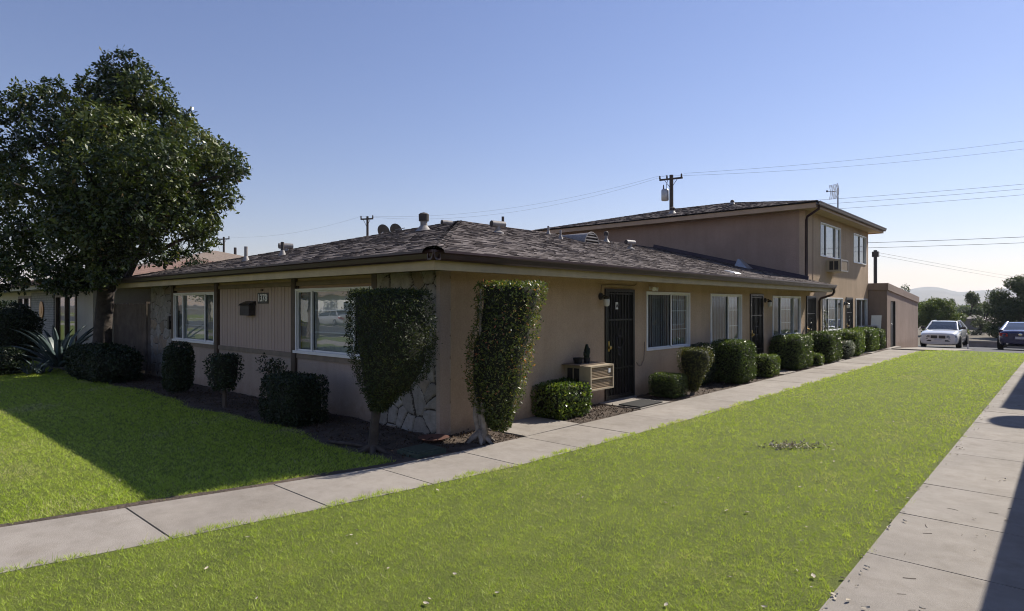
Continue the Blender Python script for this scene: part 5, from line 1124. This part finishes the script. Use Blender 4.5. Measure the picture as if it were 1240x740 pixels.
    def front(name, mat, x0, x1, z0, z1, skew=0, root_=None):
        ysf = lambda x: h+.03-.07*max(0, abs(x)-.4)/.36
        mb = MB(); lo = [(x, z0) for x in (x0, x1)]; 
        a = [(x0, ysf(x0), z0), (x1, ysf(x1), z0+skew), (x1, ysf(x1)-.25, z0+skew), (x0, ysf(x0)-.25, z0), (x0, ysf(x0)-.012, z1), (x1, ysf(x1)-.012, z1+skew), (x1, ysf(x1)-.25, z1+skew), (x0, ysf(x0)-.25, z1)]
        mb.hexa(a); B(mb, name, mat)
    if cls == 'sedan':
        for s in (-1, 1):
            front('headlight', 'headlight', s*.37, s*.79, .53, .635, .012); front('grille', 'door', s*.035, s*.32, .485, .635); front('bumper_opening', 'door', s*.30, s*.62, .33, .40); front('fog_lamp', 'headlight', s*.45, s*.66, .45, .50)
        front('air_intake', 'door', -.55, .55, .235, .30); front('licence_plate', 'plate', -.155, .155, .385, .485)
        for s in (-1, 1): mb = MB(); mb.box(s*.45, s*.78, -h-.005, -h+.3, .68, .82); B(mb, 'tail_light', 'redlens')
    else:
        for s in (-1, 1):
            mb = MB(); mb.hexa([(s*.46, -h-.025, .68), (s*.79, -h+.04, .70), (s*.84, -h+.3, .72), (s*.46, -h+.3, .70), (s*.50, -h-.005, .84), (s*.80, -h+.06, .85), (s*.85, -h+.35, .87), (s*.50, -h+.3, .84)]); B(mb, 'tail_light', 'redlens')
            mb = MB(); mb.lathe((s*.5, -h+.08, .33), [(.05, -.08), (.05, .1)], 10, axis='y'); B(mb, 'exhaust', 'chrome')
            mb = MB(); mb.box(s*.45, s*.75, h-.4, h-.2, .6, .7); B(mb, 'headlight', 'headlight')
        mb = MB(); mb.box(-.2, .2, -h-.03, -h+.03, .56, .68); B(mb, 'licence_plate', 'plate')
        mb = MB(); mb.lathe((0, -h-.01, .78), [(.07, .03), (.075, .0), (.05, -.012)], 14, axis='y'); B(mb, 'badge', 'chrome')
        mb = MB(); mb.box(-.62, .62, -h+.02, -h+.2, .34, .47); B(mb, 'bumper_opening', 'door')
    return root
car('parked_car', 'white sedan parked nose forward beyond the lawn beside the garage', (-5.13, 41.35, gz(39.5)), math.pi, 'carwhite')
car('parked_car', 'dark blue coupe parked tail forward at right edge of the picture', (-1.78, 41.0, gz(39.3)), 0, 'carblue', 4.6, 1.82, 1.36, 'coupe')
for k, (x, y, rz, pt, lab) in enumerate(((-46, -19.0, math.pi/2, 'carsilver', 'silver sedan parked across the street, seen only mirrored in front windows'), (-62, -18.9, math.pi/2, 'carwhite', 'white sedan parked across the street, seen only mirrored in front windows'))):
    car('parked_car', lab, (x, y+1.2, -.02), rz, pt)

# ------------------------------------------------------------------ beyond the lawn: low wall, post, shed, trees, hills
a, b = at(1166, 412, 41), at(1275, 412, 38); mb = MB(); d = (b-a).normalized(); n = d.cross(Vector((0, 0, 1)))*.09
root = thing('low_wall', 'low grey timber retaining wall between the two parked cars', 'wall', (a.x, a.y, gz(a.y)))
mb.hexa([Vector((p.x, p.y, gz(p.y)-.3))+q for p, q in ((a, -n), (b, -n), (b, n), (a, n))]+[Vector((p.x, p.y, a.z-.10))+q for p, q in ((a, -n), (b, -n), (b, n), (a, n))]); mb.build('beam', 'timber', root)
mb = MB(); n2 = n*1.4; mb.hexa([Vector((p.x, p.y, a.z-.098))+q for p, q in ((a, -n2), (b, -n2), (b, n2), (a, n2))]+[Vector((p.x, p.y, a.z))+q for p, q in ((a, -n2), (b, -n2), (b, n2), (a, n2))]); mb.build('coping', 'concrete', root)
p = at(1172, 424, 29); mb = MB(); mb.box(p.x-.03, p.x+.03, p.y-.02, p.y+.02, -.5, 1.7-47/749*29); tag(mb.build('white_stake', 'white', loc=(p.x, p.y, -.4)), 'short white stake in the lawn end right of the white car', 'stake')
p = at(1181, 400, 75); root = thing('shed', 'small pale grey shed half hidden among trees between the cars', 'shed', (p.x, p.y, -1.2))
mb = MB(); mb.box(p.x-1.3, p.x+1.3, p.y-1.3, p.y+1.3, -1.6, .0); mb.build('wall', 'timber', root); mb = MB(); hip_roof(mb, p.x-1.5, p.x+1.5, p.y-1.5, p.y+1.5, .1, .3); mb.build('roof', 'timber', root)
def far_tree(name, label, px0, px1, ytop, ybot, dep, mat, leaf, dens, seed, nclump=16, conic=False, group='trees beyond the driveway'):
    r = random.Random(seed); s = dep/749; c = at((px0+px1)/2, (ytop+ybot)/2, dep); hw = (px1-px0)/2*s; top = at(0, ytop, dep).z; bot = at(0, ybot, dep).z
    g0 = gz(c.y); root = thing(name, label, 'tree', (c.x, c.y, g0), group); cl = []
    for k in range(nclump):
        t = r.random(); z = bot+(top-bot)*(.12+.8*t); env = (1-t)*.95+.08 if conic else math.sqrt(max(.05, 1-(2*t-1)**2*.85))
        a = r.uniform(0, 6.28); q = hw*env*math.sqrt(r.random())*.85; rad = hw*(.36 if not conic else .28)*r.uniform(.7, 1.2)
        z = min(z, top-rad*.7); cl.append((c.x+q*math.cos(a), c.y+q*math.sin(a), z, rad, .8))
    cl.append((c.x, c.y, top-hw*.3, hw*.3, .9))
    clump_crown(cl, mat, leaf, dens*2.2, seed, root, whorl=6, fill=.4)
    mb = MB(); mb.tube([(c.x, c.y, g0-.2), (c.x, c.y, (bot+top)/2)], [.05+hw*.06, .03+hw*.03], 8)
    for k in range(0, len(cl), 2): limb(mb, (c.x, c.y, g0+(top-g0)*.35), cl[k][:3], .05*hw**.5, .02, k)
    mb.build('trunk', 'bark', root, smooth=True); return root
far_tree('garden_tree', 'bushy sunlit green tree behind the white car', 1108, 1160, 361, 424, 58, 'leaf_far', .17, 160, 61, 20)
far_tree('garden_tree', 'lower yellow green bush right behind the white car', 1146, 1176, 378, 426, 62, 'leaf_far', .16, 160, 62, 14)
far_tree('garden_tree', 'thin blue green upright tree between the two parked cars', 1163, 1188, 353, 415, 85, 'leaf_far2', .2, 160, 63, 22)
far_tree('garden_tree', 'mid green tree filling the gap beside the large dark tree', 1180, 1206, 366, 420, 66, 'leaf_far2', .17, 150, 71, 18)
far_tree('garden_tree', 'grey green shrub left of the large dark tree', 1174, 1200, 384, 425, 60, 'leaf_far3', .16, 150, 64, 12)
far_tree('garden_tree', 'large dark tree above the blue car', 1201, 1268, 335, 424, 54, 'leaf_far2', .17, 160, 65, 34)
far_tree('garden_tree', 'dark tree standing right of the blue car past picture edge', 1250, 1330, 320, 424, 52, 'leaf_far2', .2, 90, 66, 30)
far_tree('conifer', 'small dark conifer far behind the sunlit green tree', 1146, 1160, 362, 400, 150, 'leaf_far2', .35, 60, 67, 14, True)
far_tree('conifer', 'second small dark conifer far right of the first', 1132, 1148, 364, 400, 160, 'leaf_far2', .35, 60, 68, 14, True)
far_tree('garden_tree', 'treetop showing just above the garage parapet', 1080, 1112, 345, 412, 70, 'leaf_far2', .2, 90, 69, 16)
r = random.Random(8)
for k in range(12):
    px = 1110+k*22+r.uniform(-8, 8); 
    far_tree('garden_tree', 'distant tree of the hazy treeline below the hills', px-16, px+16, 374-r.uniform(0, 8), 392, r.uniform(170, 260), 'leaf_far', .6, 14, 80+k, 9, group='distant treeline')
mb = MB(); rows = []; n = 420; PK = lambda a: 62+12*math.sin(a*7.3+1.0)+8*math.sin(a*17+.4)+5*math.sin(a*41)+4*math.sin(a*83+2)+2*math.sin(a*190)+34*math.exp(-((a+.138)/.022)**2)+14*math.exp(-((a+.175)/.03)**2)+22*math.exp(-((a+.045)/.03)**2)
for j, (dd, hh) in enumerate(((2600, 0), (3100, .35), (3700, .8), (4200, 1.0), (5000, .0))):
    rows.append([]); 
    for i in range(n):
        a = math.radians(-75+150*i/(n-1)); rd = random.uniform(-.04, .04)*hh if 0 < j < 3 else 0
        rows[-1].append((math.sin(a)*dd, math.cos(a)*dd, -8+(PK(a)+22)*(hh+rd)*dd/4200))
mb.grid(rows[::-1]); tag(mb.build('hills', 'hill', smooth=True), kind='structure')

# ------------------------------------------------------------------ across the street (mirrored in the front windows)
far_house('white house across the street, mirrored in the front windows', -66, -50, -34, -24, 2.7, .3, 'tanroof', 'white')
far_house('cream house across the street, mirrored in the front windows', -92, -74, -35, -25, 2.7, .3, 'tileroof', 'cream')
far_house('tan house across the street, opposite the apartment block', -34, -18, -35, -25, 2.7, .3, 'tanroof', 'stucco')
for k, (x, y, s) in enumerate(((-41, -18.3, 1), (-57, -18.4, 1.1), (-73, -18.3, .9), (-30, -6.5, .9))):
    root = thing('street_tree', 'street tree on the verge along the road in front of the lawns', 'tree', (x, y, 0), 'street trees along the road')
    rr = random.Random(k); cl = [(x+rr.uniform(-1.6, 1.6)*s, y+rr.uniform(-1.6, 1.6)*s, 4.2*s+rr.uniform(-1, 1.6), 1.1*s, .8) for _ in range(12)]
    clump_crown(cl, 'leaf_far', .25, 60, 200+k, root, whorl=5); mb = MB(); mb.tube([(x, y, -.1), (x+.1, y, 2.2*s), (x, y, 4*s)], [.3, .22, .12], 9)
    for c_ in cl[::2]: limb(mb, (x+.1, y, 2.2*s), c_[:3], .09, .03, k)
    mb.build('trunk', 'bark_pale', root, smooth=True)
dish('satellite dish on the mirrored block roof shading the side walkway', (.95, 18.05, 5.55), .42, (.55, .75, .35), (.95, 18.05, 4.9))

# ------------------------------------------------------------------ grass blades
def iso(x, y, f, seed, k=26):
    r_ = np.random.default_rng(seed); o = np.zeros(len(x))
    for _ in range(k):
        a = r_.uniform(0, 2*np.pi); g = f*r_.uniform(.55, 1.7); o += np.sin(x*g*math.cos(a)+y*g*math.sin(a)+r_.uniform(0, 6.3))
    return o/math.sqrt(k/2)
def grass(name, n_try, region, x0, x1, y0, y1, seed):
    rng = np.random.default_rng(seed); x = rng.uniform(x0, x1, n_try); y = rng.uniform(y0, y1, n_try); d = np.sqrt(x*x+y*y+1.7**2)
    dens0 = n_try/((x1-x0)*(y1-y0)); target = np.minimum(15000, 12500*(4.2/d)**1.5)
    q3 = np.stack([x, y, 0*x], 1); patch = iso(x, y, 2.2, seed)*.7; cl = iso(x, y, 80, seed+21)*.5+iso(x, y, 22, seed+22)*.16
    keep = (rng.uniform(0, 1, n_try) < target/dens0*np.clip(1+.7*cl, .15, 1.6)) & region(x, y, rng)
    x, y, d, patch, cl = x[keep], y[keep], d[keep], patch[keep], cl[keep]; n = len(x); h = rng.uniform(.012, .034, n)*np.clip(1+.4*cl, .5, 1.5); w = np.maximum(.0038, .0007*d)*rng.uniform(.7, 1.3, n)
    a = rng.uniform(0, 2*np.pi, n); lean = rng.uniform(.3, 1.6, n)*h; b = a+rng.normal(0, 1, n)
    onp = (x > WIn(y)-.12) & (x < WIn(y)+.05) & (x > -5.9); z0 = np.where(onp & (x < WIn(y)+.01), -.001, -.014); h = np.where(onp, h*1.25, h); V = np.empty((n, 3, 3))
    V[:, 0] = np.stack([x-np.sin(a)*w/2, y+np.cos(a)*w/2, z0], 1); V[:, 1] = np.stack([x+np.sin(a)*w/2, y-np.cos(a)*w/2, z0], 1)
    V[:, 2] = np.stack([x+np.cos(b)*lean, y+np.sin(b)*lean, z0+h], 1)
    tint = np.clip(rng.beta(1.4, 1.7, n)*.8+.06*patch+.16*cl, 0, .88); dead = rng.uniform(0, 1, n) < .07+.5*np.clip(iso(x, y, 3, seed+9)*.7-.75, 0, 1); tint[dead] = rng.uniform(.9, 1, dead.sum())
    print(name, n)
    return tag(arrays_mesh(name, V.reshape(-1, 3), np.arange(n*3).reshape(n, 3), np.repeat(tint, 3), ['grass']), 'short mown green grass of the lawn', 'grass', kind='stuff')
edge = lambda x, y, s: .035*np.sin(y*5.1+s)+.025*np.sin(y*13.7+2*s)+.02*np.sin(y*31+s)
WOn = lambda y: np.interp(y, WO[:, 0], WO[:, 1]); WIn = lambda y: np.interp(y, WI[:, 0], WI[:, 1])
endY = lambda x: 28.4
grass('grass', 2200000, lambda x, y, g: (x > WIn(y)-.04+edge(x, y, 1)*1.1+g.normal(0, .012, len(x))) & (x < -1.06+edge(x, y, 2)*.8+g.normal(0, .012, len(x))), -5.8, -.95, -1.5, 28.55, 301)
grass('grass', 2600000, lambda x, y, g: (x < WOn(y)-.11+edge(x, y, 3)*.8+g.normal(0, .012, len(x))) & (y < 4.22+.10*np.sin(x*1.3)+.06*np.sin(x*3.1+1)+g.normal(0, .04, len(x))) & ~((x > -9) & (y < -1)), -26, -5.2, -1.5, 4.4, 302)
# fallen leaves: one source mesh, many copies
def leaf_obj(L, Wd):
    mb = MB(); rows = []
    for q in range(6):
        t = q/5; w = Wd*math.sin(math.pi*(.08+.84*t))**.8; rows.append([(L*(t-.5), -w, .012+.02*abs(t-.5)), (L*(t-.5), 0, .004+.02*(t-.5)**2), (L*(t-.5), w, .014)])
    mb.grid(rows); return mb
src = leaf_obj(.085, .018).build('fallen_leaf', 'deadleaf', smooth=True); tag(src, 'pale dry fallen leaf lying on the sunlit lawn', 'leaf', 'fallen leaves on the lawn')
r = random.Random(77); spots = [(at(px, py, 1)-Vector((0, 0, 1.7))) for px, py in ((602, 720), (551, 697), (516, 733), (605, 655), (655, 640), (806, 610), (816, 614), (880, 620), (905, 622), (700, 600), (530, 595), (1100, 605), (1065, 617), (990, 585), (960, 590), (870, 580), (300, 652), (352, 645), (432, 660), (470, 690), (45, 574), (10, 612), (145, 583), (250, 690), (1040, 635), (1000, 595), (1085, 570), (1130, 545), (1010, 560), (985, 700))]
pts = []
for v in spots:
    t = -1.7/v.z; pts.append((v.x*t, v.y*t))
while len(pts) < 150:
    q = abs(r.gauss(0, 1)); x = r.uniform(-4.0, -1.05) if r.random() < .5 else -1.1-min(2.9, q*.5); y = r.uniform(2.2, 24)*r.random()**.3; pts.append((x, y))
for k, (x, y) in enumerate(pts):
    o = src if k == 0 else link(src.copy()); s = r.uniform(.25, .62) if k < 30 else r.uniform(.16, .42); o.location = (x, y, .008); o.rotation_euler = (r.uniform(-.3, .3), r.uniform(-.3, .3), r.uniform(0, 6.28)); o.scale = (s, s*r.uniform(.7, 1.5), s)
t0 = leaf_obj(.075, .016).build('fallen_leaf', 'deadleaf', smooth=True); tag(t0, 'small dry leaf lying on the bare concrete of the side walkway', 'leaf', 'fallen leaves on the side walkway')
for k in range(90):
    o = t0 if k == 0 else link(t0.copy()); y = 3.5+r.random()**1.6*16; x = -1.05+min(.55, abs(r.gauss(0, .07))) if r.random() < .75 else r.uniform(-1, -.3); s = r.uniform(.2, .6); o.location = (x, y, .006); o.rotation_euler = (r.uniform(-.3, .3), r.uniform(-.3, .3), r.uniform(0, 6.28)); o.scale = (s, s*r.uniform(.6, 1.4), s)
mb = MB()
tw = MB(); tw.tube([(-.06, 0, .0025), (-.01, .006, .003), (.06, 0, .0025)], .003, 5); t1 = tw.build('twig', 'twig'); tag(t1, 'short dark twig lying on the side walkway', 'twig', 'twigs on the side walkway')
for k in range(13):
    o = t1 if k == 0 else link(t1.copy()); o.location = (r.uniform(-1.0, -.45), 3.9+r.random()**1.5*10, .0005); o.rotation_euler = (0, 0, r.uniform(0, 6.28)); s = r.uniform(.3, .75); o.scale = (s, s, s)
rng = np.random.default_rng(55); PP = []
for x0, x1, y0, y1, n in ((-17, -5.5, 4.25, 5.36, 5200), (-6.08, -5.24, 5.4, 6.08, 420), (-6.08, -5.24, 7.34, 8.98, 900), (-6.08, -5.24, 10.06, 20, 2600)):
    PP.append(np.stack([rng.uniform(x0, x1, n), rng.uniform(y0, y1, n), rng.uniform(-.025, .0, n)], 1))
P = np.vstack(PP); V, F = leaf_arrays(P, np.tile([0, 0, 1.], (len(P), 1)), .04, .4, .5, rng)
tag(arrays_mesh('mulch', V, F, np.repeat(rng.beta(1.6, 2.4, len(P)), 4), ['mulch'], loc=(-8, 4.8, 0)), 'brown bark chips and dry leaf litter covering the planting beds', 'mulch', kind='stuff')
# the heap of clippings on the lawn
rng = np.random.default_rng(5); n = 260; cx, cy = -2.45, 7.76
u = rng.normal(0, .2, n); v = rng.normal(0, .07, n); ex = RT; ey = FW
P = np.stack([cx+ex.x*u*1.0+ey.x*v, cy+ex.y*u+ey.y*v, rng.uniform(.0, .04, n)], 1)
V, F = leaf_arrays(P, np.tile([0, 0, 1.], (n, 1)), .05, .35, .9, rng)
tag(arrays_mesh('clippings', V, F, np.repeat(rng.uniform(0, 1, n), 4), ['clip'] if 'clip' in M else ['deadleaf'], loc=(cx, cy, 0)), 'flat scatter of dry brown clippings on the lawn', 'clippings', kind='stuff')
# air
mb = MB(); mb.box(-7000, 7000, -900, 7000, -60, 120)
hz = mb.build('haze', 'white'); m = bpy.data.materials.new('air'); m.use_nodes = True; t = m.node_tree; t.nodes.remove(t.nodes['Principled BSDF'])
pv = nd(t, 'ShaderNodeVolumePrincipled'); pv.inputs['Color'].default_value = (.80, .89, 1, 1); pv.inputs['Density'].default_value = .00016; pv.inputs['Anisotropy'].default_value = .3
t.links.new(pv.outputs[0], t.nodes['Material Output'].inputs['Volume']); hz.data.materials.clear(); hz.data.materials.append(m); tag(hz, 'pale haze in the air in front of hills', 'haze', kind='stuff')
